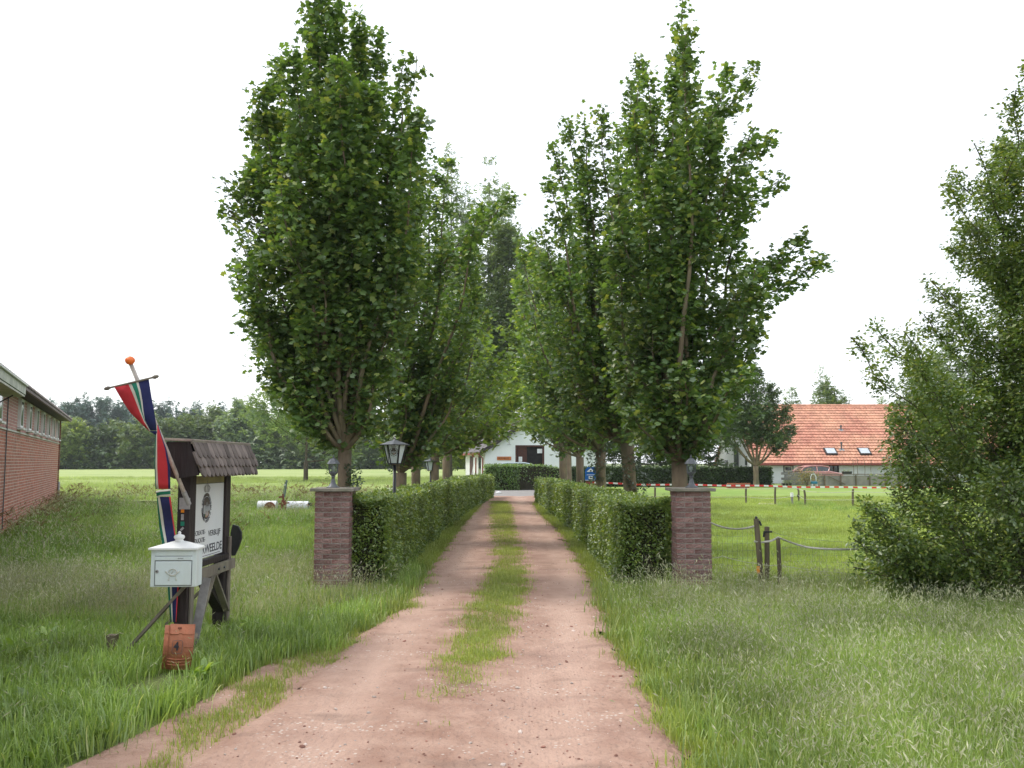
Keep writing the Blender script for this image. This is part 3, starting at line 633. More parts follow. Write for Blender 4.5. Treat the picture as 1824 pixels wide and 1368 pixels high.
def drylf(seed):
    r = random.Random(seed); b = MB(); b.add([(-.5, 0, 0), (0, -.3, .15 * r.random()), (.5, 0, .1), (0, .3, .2 * r.random())], [(0, 1, 2, 3)])
    return proto(b.mesh('dry_leaf', M['leaf_litter']))
x, y = rand_pts(2600, -1.6, 1.5, 9.8, 30, 19, 1.6)
k = ((x < interp(DL, y) + .2) & (x > -1.55)) | ((x > interp(DR, y) - .15) & (x < 1.45))
P = mk(x, y, k); P[:, 2] = .035
scatter('leaf_litter', 'dry brown leaves along the feet of both hedges', 'leaves', P, [drylf(k) for k in range(4)], .02, .05, tilt=.3, seed=19)

# ------------------------------------------------------------------ foliage
def T_MAPLE():
    pts = [(0, -.02), (.16, .08), (.42, .02), (.33, .24), (.52, .46), (.24, .50), (0, .98), (-.24, .50), (-.52, .46), (-.33, .24), (-.42, .02), (-.16, .08)]
    V = [(0, .25, -.05)] + [(a, b, .03 if i % 2 else -.06) for i, (a, b) in enumerate(pts)]
    n = len(pts); return np.array(V), np.array([(0, 1 + i, 1 + (i + 1) % n) for i in range(n)])
def T_MAPLE5():
    pts = [(0, 0), (.42, .05), (.24, .34), (.50, .50), (0, .95), (-.50, .50), (-.24, .34), (-.42, .05)]
    V = [(a, b, -.05 if i in (1, 3, 5, 7) else .03) for i, (a, b) in enumerate(pts)]
    return np.array(V), np.array([(0, 1, 2), (0, 2, 6), (2, 3, 4), (2, 4, 6), (4, 5, 6), (0, 6, 7)])
def T_LEAF():
    return np.array([(0, 0, 0), (.26, .45, .06), (0, 1.0, -.04), (-.26, .45, .06)]), np.array([(0, 1, 2), (0, 2, 3)])
def T_SPRAY():       # a small spray of three leaves, for far crowns
    V = []; F = []
    for a in (-.9, 0, .9):
        s, c = math.sin(a), math.cos(a); b = len(V)
        for (x_, y_, z_) in ((0, 0, 0), (.22, .5, .12), (0, .95, 0), (-.22, .5, .12)):
            V.append((x_ * c + y_ * s, -x_ * s + y_ * c, z_ + (.1 if a == 0 else -.1)))
        F += [(b, b + 1, b + 2), (b, b + 2, b + 3)]
    return np.array(V), np.array(F)
TM, TM5, TL, TS = T_MAPLE(), T_MAPLE5(), T_LEAF(), T_SPRAY()
def leaves_mesh(name, P, size, tmpl, m, seed=0, up=.55, axis=None, droop=.3):
    r = np.random.default_rng(seed); n = len(P); V, F = tmpl
    N = r.normal(0, 1, (n, 3)); N[:, 2] = np.abs(N[:, 2]) + up * 1.6; N /= np.linalg.norm(N, axis=1)[:, None]
    A = r.normal(0, 1, (n, 3)) if axis is None else axis + r.normal(0, .5, (n, 3))
    A[:, 2] -= droop; A -= N * (A * N).sum(1)[:, None]; A /= np.linalg.norm(A, axis=1)[:, None] + 1e-9
    B = np.cross(A, N)
    s = (size * r.uniform(.65, 1.25, n))[:, None, None]
    out = P[:, None, :] + s * (V[None, :, 0:1] * B[:, None, :] + V[None, :, 1:2] * A[:, None, :] + V[None, :, 2:3] * N[:, None, :])
    q = (F[None] + (np.arange(n) * len(V))[:, None, None]).reshape(-1, 3)
    return np_mesh(name, out.reshape(-1, 3), q, m)
def bez(p0, p1, ease=.72, n=9, wig=.05, seed=0, sag=0.0):
    """limb line: sweeps out early, then rises (vase form)"""
    r = np.random.default_rng(seed); out = []
    ph = r.uniform(0, 6.28, 4)
    L_ = (Vector(p1) - Vector(p0)).length
    for k in range(n):
        t = k / (n - 1); h = t ** ease
        q = Vector((p0[0] + (p1[0] - p0[0]) * h, p0[1] + (p1[1] - p0[1]) * h, p0[2] + (p1[2] - p0[2]) * t + sag * math.sin(math.pi * t)))
        q += Vector((math.sin(t * 7 + ph[0]), math.sin(t * 8 + ph[1]), 0)) * wig * math.sin(math.pi * t) * min(1, L_ / 3)
        out.append(q)
    return out
def tree(name, label, cat, base, fork_z, limbs, trunk_r, leaf, leafsize, tmpl, leafmat_, density, group=None, seed=0,
         barkm=None, lean=(0, 0), rscale=1.0, lpt=9, tr_n=10, fork=None, up=.55, limb_r=.32):
    """limbs: (tip, radius, start fraction, ease, depth sag).  Leaves sit in sprays on twigs round every limb."""
    r = np.random.default_rng(seed + 100); barkm = barkm or M['bark']
    root = empty(name, (base[0], base[1], 0), label, cat, group)
    bx, by = base
    off = Vector((bx, by, 0))
    f = Vector(fork) if fork else Vector((bx + lean[0], by + lean[1], fork_z))
    tb = MB()
    tp = [(0, 0, -.08), (0, 0, .05), tuple((f - off) * .35 + Vector((0.01, 0, 0))), tuple((f - off) * .7), tuple(f - off)]
    tb.tube(tp, [trunk_r * 1.6, trunk_r * 1.25, trunk_r * 1.02, trunk_r * .98, trunk_r * 1.0], tr_n)
    PP = []; AX = []
    for i, lm in enumerate(limbs):
        tip, rad, t0, ease = lm[0], lm[1] * rscale, lm[2], lm[3]
        line = bez(lm[4] if len(lm) > 4 and lm[4] is not None else f, tip, ease, 10, .12, seed * 31 + i)
        L_ = sum((line[k + 1] - line[k]).length for k in range(9))
        lr = trunk_r * limb_r * (1 + min(.6, L_ * .06)) * (.45 if len(lm) > 4 and lm[4] is not None else 1)
        tb.tube([p - off for p in line], [max(.006, lr * (1 - .9 * k / 9)) for k in range(10)], 6, cap=False)
        la = np.array([tuple(p) for p in line])
        nt_ = max(6, int(L_ * rad * density))
        ts = t0 + (1 - t0) * r.uniform(0, 1, nt_)
        for t in ts:
            q = t * 9; k = min(8, int(q)); c = la[k] + (la[k + 1] - la[k]) * (q - k); tg = la[k + 1] - la[k]; tg /= np.linalg.norm(tg)
            dv = r.normal(0, 1, 3); dv -= tg * dv.dot(tg); dv /= np.linalg.norm(dv) + 1e-9
            dv = dv + tg * r.uniform(.1, .9); dv /= np.linalg.norm(dv)
            prof = min(1, 2.2 * (1 - t) + .28) * min(1, .45 + (t - t0) * 3.2)
            ln = rad * prof * r.uniform(.35, 1.12)
            if leafsize > .02 and r.uniform() < .22:
                tb.tube([c - np.array(off), c + dv * ln - np.array(off)], [.007 * leafsize / .1, .003 * leafsize / .1], 3, cap=False)
            ss = r.uniform(.45, 1.05, lpt)[:, None]
            pp = c + dv * ln * ss + r.normal(0, leafsize * .75, (lpt, 3))
            PP.append(pp); AX.append(np.repeat(dv[None], lpt, 0))
    tb.build('trunk', barkm, root, smooth=True)
    P = np.concatenate(PP) - np.array(off); A = np.concatenate(AX)
    link('crown', leaves_mesh('crown', P, leafsize, tmpl, leafmat_, seed, axis=A, up=up), root, kind='stuff')
    return root, len(P)

NL = 0
# --- the two rows of upright maples along the track
def px_limbs(lst, d, seed, jit=.9, top_t0=.12):
    r = random.Random(seed); out = []
    for l in lst:
        px, py, rad = l[:3]; t0 = l[3] if len(l) > 3 else (top_t0 if py < 330 else .12); ease = l[4] if len(l) > 4 else .72
        dd = l[5] if len(l) > 5 else r.uniform(-jit, jit)
        out.append((W(px, py, d + dd), rad, t0, ease, W(l[6][0], l[6][1], d + dd * .5) if len(l) > 6 else None))
    return out
L1 = [(572, -30, .36), (556, 20, .34), (600, 10, .30), (640, 60, .30), (672, 70, .22, .3), (742, 100, .17, .05, .8, .1, (700, 330)), (720, 110, .20, .05, .8, -.2, (690, 330)), (640, 28, .10, .5), (745, 190, .28), (738, 250, .34),
      (495, 110, .30), (470, 160, .34), (455, 215, .30), (520, 100, .36), (455, 290, .34), (425, 330, .22, .1, .8, .2, (500, 460)), (400, 325, .12, .1, .8, -.1, (500, 440)), (405, 370, .14, .1, .8, .3, (500, 480)), (418, 400, .30, .1, .6), (436, 470, .30, .1, .6), (455, 540, .30, .06, .6),
      (610, 110, .40), (660, 160, .40), (580, 180, .42), (530, 240, .42), (700, 260, .42), (640, 300, .45), (735, 360, .36), (722, 430, .34), (590, 320, .42, .34), (560, 420, .42, .3),
      (500, 330, .42), (485, 600, .28, .04, .6), (520, 680, .24, .04, .7), (700, 560, .34, .06, .6), (672, 660, .26, .05, .7), (550, 560, .38, .08), (640, 470, .36, .38), (600, 560, .28, .5), (470, 450, .36)]
t, n = tree('maple_tree', 'tallest left maple directly behind the left brick pillar', 'tree', (X(614, 11.6), 11.6), 1.70, px_limbs(L1, 11.6, 5, .9, .34), .088, None, .080, TM5, M['leaf_maple'], 80, 'upright maples lining the track', 1, lpt=14, rscale=1.0, limb_r=.36)
NL += n
L2 = [(800, 290, .3), (770, 300, .42), (745, 280, .4), (700, 330, .4), (915, 348, .26, .05, 1.0, -.3, (800, 480)), (880, 368, .34, .05, 1.0, 0, (790, 470)), (850, 380, .30, .3), (905, 352, .16, .3, 1.0, .1, (810, 470)), (840, 440, .42), (850, 520, .36, .1), (835, 600, .36, .1), (815, 680, .32, .06, .6), (780, 450, .5), (740, 450, .5),
      (690, 450, .5), (660, 560, .44, .1), (670, 660, .36, .08), (740, 600, .48), (780, 640, .42, .1), (720, 700, .32, .1), (780, 740, .26, .05), (660, 740, .25, .05)]
t, n = tree('maple_tree', 'second maple on the left, its long branch reaching over the track', 'tree', (X(714, 17), 17), 1.35, px_limbs(L2, 17, 6, 1.1), .115, None, .088, TM5, M['leaf_maple'], 48, 'upright maples lining the track', 2, lpt=13)
L3 = [(750, 330, .5), (800, 420, .5), (850, 470, .4), (870, 560, .5), (880, 640, .5), (830, 560, .6), (790, 560, .5), (850, 700, .5), (780, 700, .5), (720, 660, .5), (700, 540, .5), (820, 760, .34, .1), (730, 760, .3), (880, 720, .3, .1)]
t, n = tree('maple_tree', 'third left maple with dark trunk beside the black lantern post', 'tree', (X(741, 21.5), 21.5), 1.7, px_limbs(L3, 21.5, 7, 1.0), .11, None, .105, TM5, M['leaf_maple'], 26, 'upright maples lining the track', 3, lpt=12, tr_n=8)
L4 = [(850, 480, .6), (872, 580, .6), (905, 640, .5), (918, 690, .5), (860, 660, .6), (800, 600, .6), (780, 500, .6), (880, 750, .4, .1), (830, 740, .5), (780, 720, .5), (740, 700, .5), (905, 745, .3, .1)]
t, n = tree('maple_tree', 'fourth left maple with bright yellow-green leaves overhanging the track', 'tree', (X(775, 27), 27), 1.7, px_limbs(L4, 27, 8, 1.2), .12, None, .15, TM5, M['leaf_maple_b'], 15, 'upright maples lining the track', 4, lpt=12, tr_n=8)
L5 = [(860, 560, .7), (890, 660, .6), (925, 700, .6), (850, 680, .6), (800, 640, .6), (900, 770, .35, .1), (840, 760, .5), (780, 760, .5), (935, 745, .3, .1)]
t, n = tree('maple_tree', 'fifth left maple shading the far end of the left hedge', 'tree', (X(795, 34), 34), 1.9, px_limbs(L5, 34, 9, 1.2), .15, None, .18, TM5, M['leaf_maple_b'], 11, 'upright maples lining the track', 5, lpt=12, tr_n=8)
R1 = [(1216, -25, .17, .2, .6), (1222, 60, .20, .3, .6), (1205, 130, .18, .3, .6), (1345, 118, .22, .05, 1.0, .2, (1248, 250)), (1305, 125, .24, .05, 1.0, -.2, (1240, 260)), (1262, 205, .27, .5, .8), (1368, 235, .26, .1, .9, .3, (1270, 400)), (1335, 240, .28, .1, .9, -.3, (1270, 380)), (1388, 322, .22, .1, .9, .1, (1270, 380)),
      (1335, 330, .28, .3), (1474, 460, .15, .1, .9, .2, (1290, 560)), (1428, 425, .20, .1, .9, 0, (1290, 560)), (1390, 470, .26, .05, .9, .4, (1280, 560)), (1390, 530, .18, .1, .9, -.2, (1280, 580)), (1345, 470, .22, .1, .9, -.4, (1270, 600)), (1345, 480, .30, .3), (1345, 590, .25, .15), (1325, 540, .32, .15), (1310, 640, .28, .1), (1205, 230, .30), (1180, 300, .34),
      (1240, 300, .40), (1280, 380, .40), (1150, 390, .34), (1100, 330, .30), (1085, 430, .30), (1078, 520, .28, .1, .6), (1095, 600, .28, .08, .6), (1110, 680, .26, .06, .6), (1128, 740, .22, .04, .7), (1200, 450, .45), (1240, 540, .42), (1160, 560, .42), (1270, 640, .34, .08), (1275, 720, .26, .05), (1220, 660, .36, .08), (1170, 720, .30, .05), (1240, 770, .20, .02), (1130, 200, .28), (1150, 120, .22, .3), (1330, 660, .14, .3, 1.0, -1.4)]
t, n = tree('maple_tree', 'right maple behind the right brick pillar with spiky top shoots', 'tree', (X(1210, 11.9), 11.9), 1.55, px_limbs(R1, 11.9, 15, .9, .30), .105, None, .080, TM5, M['leaf_maple'], 80, 'upright maples lining the track', 11, lpt=14, rscale=1.0)
R2 = [(1140, 110, .24, .3), (1125, 150, .28), (1160, 170, .26), (1040, 200, .32), (1010, 215, .30), (985, 260, .32), (1070, 200, .34), (1100, 230, .42), (980, 330, .36), (968, 410, .36, .1), (1040, 300, .5), (1000, 500, .48), (960, 520, .40, .1),
      (1060, 450, .5), (1110, 400, .5), (975, 600, .4, .1), (1040, 600, .5), (1090, 560, .5), (1010, 700, .4, .08), (1070, 700, .4, .08), (1130, 650, .4, .1), (1040, 760, .24, .05), (1170, 700, .3, .1), (1160, 600, .4)]
t, n = tree('maple_tree', 'second right maple, ivy clinging to its lower trunk', 'tree', (X(1127, 16.5), 16.5), 1.9, px_limbs(R2, 16.5, 16, 1.1), .125, None, .088, TM5, M['leaf_maple'], 48, 'upright maples lining the track', 12, lpt=13, lean=(-.1, 0))
R3 = [(1010, 330, .4), (945, 400, .34, .2), (925, 430, .36), (930, 500, .45, .1), (930, 580, .45, .1), (950, 660, .45, .1), (1000, 480, .6), (1040, 560, .6), (990, 600, .6), (1000, 720, .45, .08), (1060, 700, .45), (960, 740, .3, .05), (1100, 640, .5), (1080, 760, .3, .05)]
t, n = tree('maple_tree', 'third right maple beside the small blue sign', 'tree', (X(1070, 22), 22), 1.8, px_limbs(R3, 22, 17, 1.1), .125, None, .105, TM5, M['leaf_maple'], 26, 'upright maples lining the track', 13, lpt=12, tr_n=8)
R4 = [(960, 480, .5), (925, 520, .5), (930, 620, .5), (945, 700, .5), (990, 620, .6), (1030, 640, .6), (980, 740, .4, .1), (1040, 740, .45), (1080, 680, .5), (950, 770, .22, .05)]
t, n = tree('maple_tree', 'fourth right maple with forked trunk above the hedge', 'tree', (X(1033, 27.5), 27.5), 1.7, px_limbs(R4, 27.5, 18, 1.2), .12, None, .15, TM5, M['leaf_maple'], 15, 'upright maples lining the track', 14, lpt=12, tr_n=8)
R5 = [(960, 560, .6), (940, 660, .5), (960, 730, .4), (1000, 680, .6), (1030, 700, .5), (985, 770, .3, .05), (1040, 760, .35)]
R6 = [(930, 500, 1.0), (905, 590, .9), (912, 670, .8), (942, 730, .6), (960, 580, 1.1), (970, 690, .9), (893, 650, .6), (922, 752, .32), (985, 540, 1.0), (1010, 640, 1.0), (948, 430, .7), (925, 560, .9), (935, 640, .9), (903, 735, .35)]
tree('maple_tree', 'far green maple closing the gap over the end of the track', 'tree', (X(1012, 45), 45), 2.6, px_limbs(R6, 45, 20, 1.6), .17, None, .22, TM5, M['leaf_maple_b'], 10, 'upright maples lining the track', 16, lpt=12, tr_n=8, limb_r=.2)
t, n = tree('maple_tree', 'fifth right maple at the far end of the right hedge', 'tree', (X(1003, 34), 34), 1.9, px_limbs(R5, 34, 19, 1.2), .15, None, .18, TM5, M['leaf_maple'], 11, 'upright maples lining the track', 15, lpt=12, tr_n=8)

# --- small round tree in front of the farmhouse
RT = [(1320, 668, .9), (1345, 655, 1.0), (1375, 690, .9), (1400, 725, .8), (1410, 760, .7), (1290, 680, .9), (1275, 720, .9), (1278, 755, .5), (1350, 700, 1.0), (1370, 735, .9), (1320, 725, 1.0), (1392, 775, .45, .5)]
tree('round_tree', 'small dense round tree on a thin trunk before the farmhouse', 'tree', (X(1346, 56), 56), 1.3, px_limbs([l if len(l) > 3 else l + (.36,) for l in RT], 56, 25, 1.4), .17, None, .22, TS, M['leaf_dark'], 17, None, 25, lpt=8, tr_n=8, rscale=.92)
# --- background trees
def dome_tree(name, label, px, pytop, d, wpx, m, size, dens, seed, base_py=None, group=None, nl=12, low=.25, cat='tree', barkm=None, tmpl=None, spread=.9, rr=.19, ease=.6, fork=.22, tr=.016):
    r = random.Random(seed * 7 + 1); top = W(px, pytop, d).z; wd = wpx / FPX * d; bx = X(px, d); L_ = []
    for k in range(nl):
        a = 6.283 * k / nl * 2.4 + r.uniform(-.3, .3); h = (k + .5) / nl; hh = top * (low + (1 - low) * h)
        rad = wd / 2 * math.sqrt(max(.05, 1 - ((h - .35) / .76) ** 2)) * spread * r.uniform(.75, 1.05)
        L_.append((Vector((bx + rad * math.cos(a) * .85, d + rad * math.sin(a) * .7, hh * r.uniform(.92, 1.0))), wd * rr * r.uniform(.85, 1.3), .08, ease, Vector((bx, d, hh * .62)) if hh * .62 > top * fork else None))
    L_.append((Vector((bx, d, top * .99)), wd * rr, .1, 1.0))
    return tree(name, label, cat, (bx, d), top * fork, L_, top * tr, None, size, tmpl or TS, m, dens, group, seed, lpt=7, tr_n=6, barkm=barkm or M['bark_dark'])
BG = 'trees at the edge of the wood'
bgs = [ # px, top, width, mat, label
 (118, 752, 110, 'leaf_bg_light', 'yellow-green tree beside the barn corner'), (170, 762, 120, 'leaf_dark', 'dark low tree behind the field near the barn'),
 (205, 752, 110, 'leaf_bg', 'grey-green birch with thin white trunk'), (262, 736, 120, 'leaf_bg', 'green tree right behind the hanging banner'),
 (330, 742, 130, 'leaf_bg', 'broad tree above the shingled sign roof'), (375, 726, 110, 'leaf_bg', 'tallish tree right of the sign roof ridge'),
 (420, 716, 100, 'leaf_blue', 'tallest pale willow-like tree in the wood edge'), (468, 745, 110, 'leaf_bg', 'green tree between the sign roof and left maple'),
 (505, 740, 110, 'leaf_dark', 'dark green tree above the steel roller'), (552, 748, 110, 'leaf_bg', 'tree behind the lower left side of the first maple'),
 (600, 745, 120, 'leaf_dark', 'dark tree behind the first maple trunk'), (660, 752, 130, 'leaf_bg', 'tree behind the gap between first and second maples'),
 (730, 750, 130, 'leaf_dark', 'dark tree seen behind the black lantern post'), (800, 740, 140, 'leaf_bg', 'tree closing the view left of the white house')]
for i, (px, top, wd, mm, lb) in enumerate(bgs):
    d = 166 + (i * 37 % 11)
    dome_tree('birch_tree' if 'birch' in lb else 'broadleaf_tree', lb, px, top, d, wd, M[mm], .62, 3.4, 200 + i, group=BG, low=.12, nl=14, rr=.20, barkm=M['birch'] if 'birch' in lb else None, fork=.1 if 'birch' not in lb else .5)
cons = [(85, 716, 70), (130, 712, 60), (150, 705, 50), (185, 708, 70), (225, 712, 70), (265, 718, 70), (300, 716, 70), (350, 722, 70), (395, 725, 60), (455, 728, 60), (510, 735, 60), (560, 742, 60), (620, 735, 60)]
cl = ['pine behind the barn roof end', 'pine above the yellow-green tree', 'dark pointed fir, darkest of the back row', 'bluish pine left of the banner', 'bluish pine behind the banner tip',
      'bluish pine just right of the banner top', 'hazy pine above the shingled roof left end', 'hazy pine above the shingled roof middle', 'hazy pine left of the tallest willow-like tree', 'hazy pine right of the tallest willow-like tree',
      'low hazy pine above the roller', 'low hazy pine beside the first maple foliage', 'low hazy pine hidden by the first maple']
for i, ((px, top, wd), lb) in enumerate(zip(cons, cl)):
    d = 235 + (i * 29 % 13); fir = 'fir' in lb
    tp = W(px, top, d).z; ww = wd / FPX * d; r = random.Random(i); bx = X(px, d); LL = []
    for k in range(16):
        h = .35 + .62 * k / 16; a = k * 2.4; rad = ww / 2 * ((1.02 - h) * 1.3 if fir else (1 - .5 * abs(h - .6))) * r.uniform(.6, 1.1)
        LL.append((Vector((bx + rad * math.cos(a), d + rad * math.sin(a), tp * h)), ww * (.10 if fir else .17), .3, .6))
    LL.append((Vector((bx, d, tp)), ww * .10, .3, 1))
    tree('fir_tree' if fir else 'pine_tree', lb, 'tree', (bx, d), tp * .3, LL, .18, None, .85, TS, M['leaf_conifer'], 2.4, 'conifers rising behind the wood edge', 300 + i, lpt=6, tr_n=5, barkm=M['bark_dark'])
# undergrowth closing the foot of the wood
r = np.random.default_rng(5); n = 6000
P = np.stack([r.uniform(-125, -5, n), 163 + r.uniform(0, 14, n), r.uniform(0, 1, n) ** 1.3 * (3.6 + 1.2 * vnoise(r.uniform(0, 1, n), r.uniform(0, 1, n), 3, 3))], -1)
P[:, 2] = r.uniform(0, 1, n) * (3.4 + 1.3 * vnoise(P[:, 0], P[:, 1] * 0, .25, 8))
link('undergrowth', leaves_mesh('undergrowth', P, .9, TS, M['leaf_dark'], 77), kind='stuff', label='dark bushy undergrowth along the foot of the wood', cat='bushes')
# trees behind and around the yard
misc = [('broadleaf_tree', 'tall hazy blue-green tree rising above the fourth left maple', 800, 262, 75, 150, 'leaf_blue', .34, 3.2),
 ('broadleaf_tree', 'tall blue-green tree in the gap between both maple rows', 872, 282, 80, 150, 'leaf_blue', .34, 3.2),
 ('broadleaf_tree', 'large green tree behind the white garage house', 905, 400, 78, 270, 'leaf_bg', .36, 6.5),
 ('broadleaf_tree', 'blue-green tree showing left of the first maple', 545, 450, 60, 250, 'leaf_blue', .30, 5),
 ('broadleaf_tree', 'light green tree above the left slope of the garage roof', 835, 690, 84, 150, 'leaf_bg_light', .36, 5),
 ('broadleaf_tree', 'dark tree behind the second right maple', 1030, 420, 76, 210, 'leaf_dark', .36, 4),
 ('broadleaf_tree', 'dark tree behind the first right maple', 1140, 560, 72, 220, 'leaf_dark', .36, 4),
 ('broadleaf_tree', 'dark tree left of the farmhouse gable', 1262, 660, 70, 110, 'leaf_dark', .34, 5),
 ('round_tree', 'dome-shaped conifer rising behind the farmhouse ridge', 1478, 676, 96, 92, 'leaf_bg', .34, 6),
 ('birch_tree', 'thin feathery tree tip behind the dome-shaped conifer', 1466, 650, 104, 50, 'leaf_blue', .3, 2.2),
 ('broadleaf_tree', 'small blue-green tree behind the left end of the ridge', 1414, 688, 100, 46, 'leaf_blue', .3, 4),
 ('broadleaf_tree', 'low tree behind the right end of the farmhouse ridge', 1575, 712, 98, 70, 'leaf_blue', .32, 5),
 ('broadleaf_tree', 'dark leafy tree between the farmhouse and the big bush', 1628, 655, 40, 130, 'leaf_dark', .20, 7),
 ('broadleaf_tree', 'pale tree rising behind the big bush', 1700, 600, 60, 200, 'leaf_bg', .30, 4.5)]
for i, (nm, lb, px, top, d, wd, mm, sz, dn) in enumerate(misc):
    dome_tree(nm, lb, px, top, d, wd, M[mm], sz, dn, 400 + i, low=.12, nl=20, rr=.19, fork=.10, tr=.010)

# --- big bush on the right
bl = []
rb = random.Random(3)
tips = [(1835, 120, .16, .5), (1810, 160, .12, .7), (1780, 255, .16, .5), (1735, 255, .10, .7), (1700, 310, .12, .6), (1690, 330, .14, .6), (1745, 330, .2, .4), (1800, 300, .3), (1820, 260, .3), (1720, 400, .22, .4),
        (1690, 440, .14, .6), (1660, 500, .14, .6), (1645, 560, .18, .5), (1610, 590, .14, .6), (1560, 585, .12, .7), (1515, 600, .09, .75), (1580, 625, .14, .6), (1630, 650, .2, .4), (1700, 560, .3), (1760, 480, .36), (1810, 440, .4),
        (1600, 720, .25, .3), (1640, 720, .3), (1590, 790, .25, .2), (1620, 830, .3, .1), (1590, 880, .22, .2), (1560, 905, .2, .3), (1540, 900, .16, .4), (1525, 935, .14, .4), (1520, 960, .12, .5), (1540, 980, .2, .2), (1545, 1020, .18, .1), (1520, 1010, .12, .4),
        (1600, 960, .3, .1), (1600, 1010, .28, .1), (1650, 900, .35), (1650, 1000, .3), (1700, 950, .4), (1700, 800, .4), (1700, 700, .4), (1760, 700, .45), (1800, 620, .45), (1780, 850, .45), (1840, 800, .45), (1840, 700, .45), (1840, 560, .45), (1760, 980, .4), (1840, 950, .4), (1900, 800, .5), (1900, 600, .5), (1900, 400, .45), (1950, 700, .5), (1900, 950, .5), (1880, 250, .35), (1700, 1040, .25), (1620, 1040, .22)]
for (px, py, rd, *t0) in tips:
    dd = 9.3 + rb.uniform(-.75, .9); t_ = W(px, py, dd); out_ = max(0, (1900 - px)) / 380
    st_ = Vector((t_.x + .55 + .5 * out_ + rb.uniform(-.2, .3), 9.6 + rb.uniform(-.3, .3), max(.15, t_.z - .75 - .35 * out_ + rb.uniform(-.2, .3))))
    bl.append((t_, rd * 1.15, .04, rb.uniform(.75, 1.25), st_))
for k_ in range(9):
    bl.append((W(1790 + 30 * k_, 260 + 40 * ((k_ * 5) % 7), 9.6 + rb.uniform(-.5, .5)), .40, .12, .9))
tree('shrub_tree', 'huge leafy bush filling the right side beyond the fence', 'bush', (5.35, 9.6), .25, bl, .09, None, .052, TL, M['leaf_bush'], 230, None, 60, barkm=M['bark_dark'], lpt=17, limb_r=.16, rscale=1.15, tr_n=7, up=.4)

# ------------------------------------------------------------------ hedges
def hedge(name, label, st, size, dens, m, seed, core=.07, group=None, endcap=True, dens_far=None):
    """st: stations (y, x_inner, x_outer, top)"""
    r = np.random.default_rng(seed); root = empty(name, ((st[0][1] + st[0][2]) / 2, st[0][0], 0), label, 'hedge', group)
    off = np.array([(st[0][1] + st[0][2]) / 2, st[0][0], 0])
    y0, y1 = st[0][0], st[-1][0]; ys = [a[0] for a in st]
    xi = lambda y: np.interp(y, ys, [a[1] for a in st]); xo = lambda y: np.interp(y, ys, [a[2] for a in st]); zt = lambda y: np.interp(y, ys, [a[3] for a in st])
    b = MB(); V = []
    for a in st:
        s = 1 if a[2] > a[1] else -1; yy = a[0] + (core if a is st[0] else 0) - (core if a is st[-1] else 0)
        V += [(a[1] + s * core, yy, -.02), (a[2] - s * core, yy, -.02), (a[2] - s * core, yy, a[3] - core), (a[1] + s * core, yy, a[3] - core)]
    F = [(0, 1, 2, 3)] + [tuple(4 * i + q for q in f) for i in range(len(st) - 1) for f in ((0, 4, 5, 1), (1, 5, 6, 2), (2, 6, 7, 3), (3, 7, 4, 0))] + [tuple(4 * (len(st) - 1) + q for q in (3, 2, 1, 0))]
    b.add([tuple(np.array(v) - off) for v in V], F); b.build('dark_core', M['hedge_core'], root)  # solid box, coloured dark to read as shade between the leaves
    Ln = y1 - y0; PP = []
    def ysamp(n):
        u = r.uniform(0, 1, n)
        return y0 + Ln * u ** 1.7 if dens_far else y0 + Ln * u
    mh = np.mean([a[3] for a in st]); mw = abs(np.mean([a[2] - a[1] for a in st]))
    def bulge(y, z, s): return .055 * vnoise(y * 1.6, z * 3, 1.4, s) + .025 * vnoise(y, z, 7, s + 1)
    n = int(Ln * mh * dens); y = ysamp(n); z = r.uniform(0.02, 1, n) * zt(y); sg = np.sign(xo(y) - xi(y))
    PP.append(np.stack([xi(y) - sg * bulge(y, z, 3) + sg * r.exponential(.025, n), y, z], -1))
    n = int(Ln * mh * dens * .45); y = ysamp(n); z = r.uniform(0.3, 1, n) * zt(y); sg = np.sign(xo(y) - xi(y))
    PP.append(np.stack([xo(y) + sg * bulge(y, z, 5) - sg * r.exponential(.025, n), y, z], -1))
    n = int(Ln * mw * dens * 1.2); y = ysamp(n); u = r.uniform(0, 1, n)
    PP.append(np.stack([xi(y) + (xo(y) - xi(y)) * u, y, zt(y) + bulge(y, u, 7) * .8 - r.exponential(.02, n) + (r.uniform(0, 1, n) < .05) * r.uniform(0, .07, n)], -1))
    for a, s in ((st[0], -1), (st[-1], 1)):
        n = int(abs(a[2] - a[1]) * a[3] * dens * 3.0); u = r.uniform(0, 1, n); z = r.uniform(.02, 1, n) * a[3]
        PP.append(np.stack([a[1] + (a[2] - a[1]) * u, a[0] + s * bulge(u * 2, z, 9) - s * r.exponential(.03, n), z], -1))
    P = np.concatenate(PP) - off
    if dens_far:
        far = np.clip((P[:, 1]) / Ln, 0, 1)
        me = leaves_mesh('foliage', P, size * (1 + far * 1.3), TL, m, seed, up=.25)
    else: me = leaves_mesh('foliage', P, size, TL, m, seed, up=.25)
    link('foliage', me, root, kind='stuff'); return root
hedge('hedge', 'clipped hedge along the left side of the track', HL, .042, 1450, M['leaf_hedge'], 501, dens_far=True, group='clipped hedges along the track')
hedge('hedge', 'clipped hedge along the right side of the track', HR, .042, 1550, M['leaf_hedge'], 502, dens_far=True, group='clipped hedges along the track')
hedge('hedge', 'dense laurel hedge across the end of the track', [(49, -1.5, .4, 1.36), (49.8, -1.5, 1.5, 1.40), (50.8, -1.1, 2.6, 1.28), (51.7, -.5, 3.1, 1.08)], .13, 260, M['leaf_hedge_b'], 503)
hedge('hedge', 'long dark hedge in front of the farmhouse gable', [(56.5, 3.2, 16.3, 1.22), (57.4, 3.2, 16.4, 1.22)], .15, 240, M['leaf_hedge_dark'], 504)
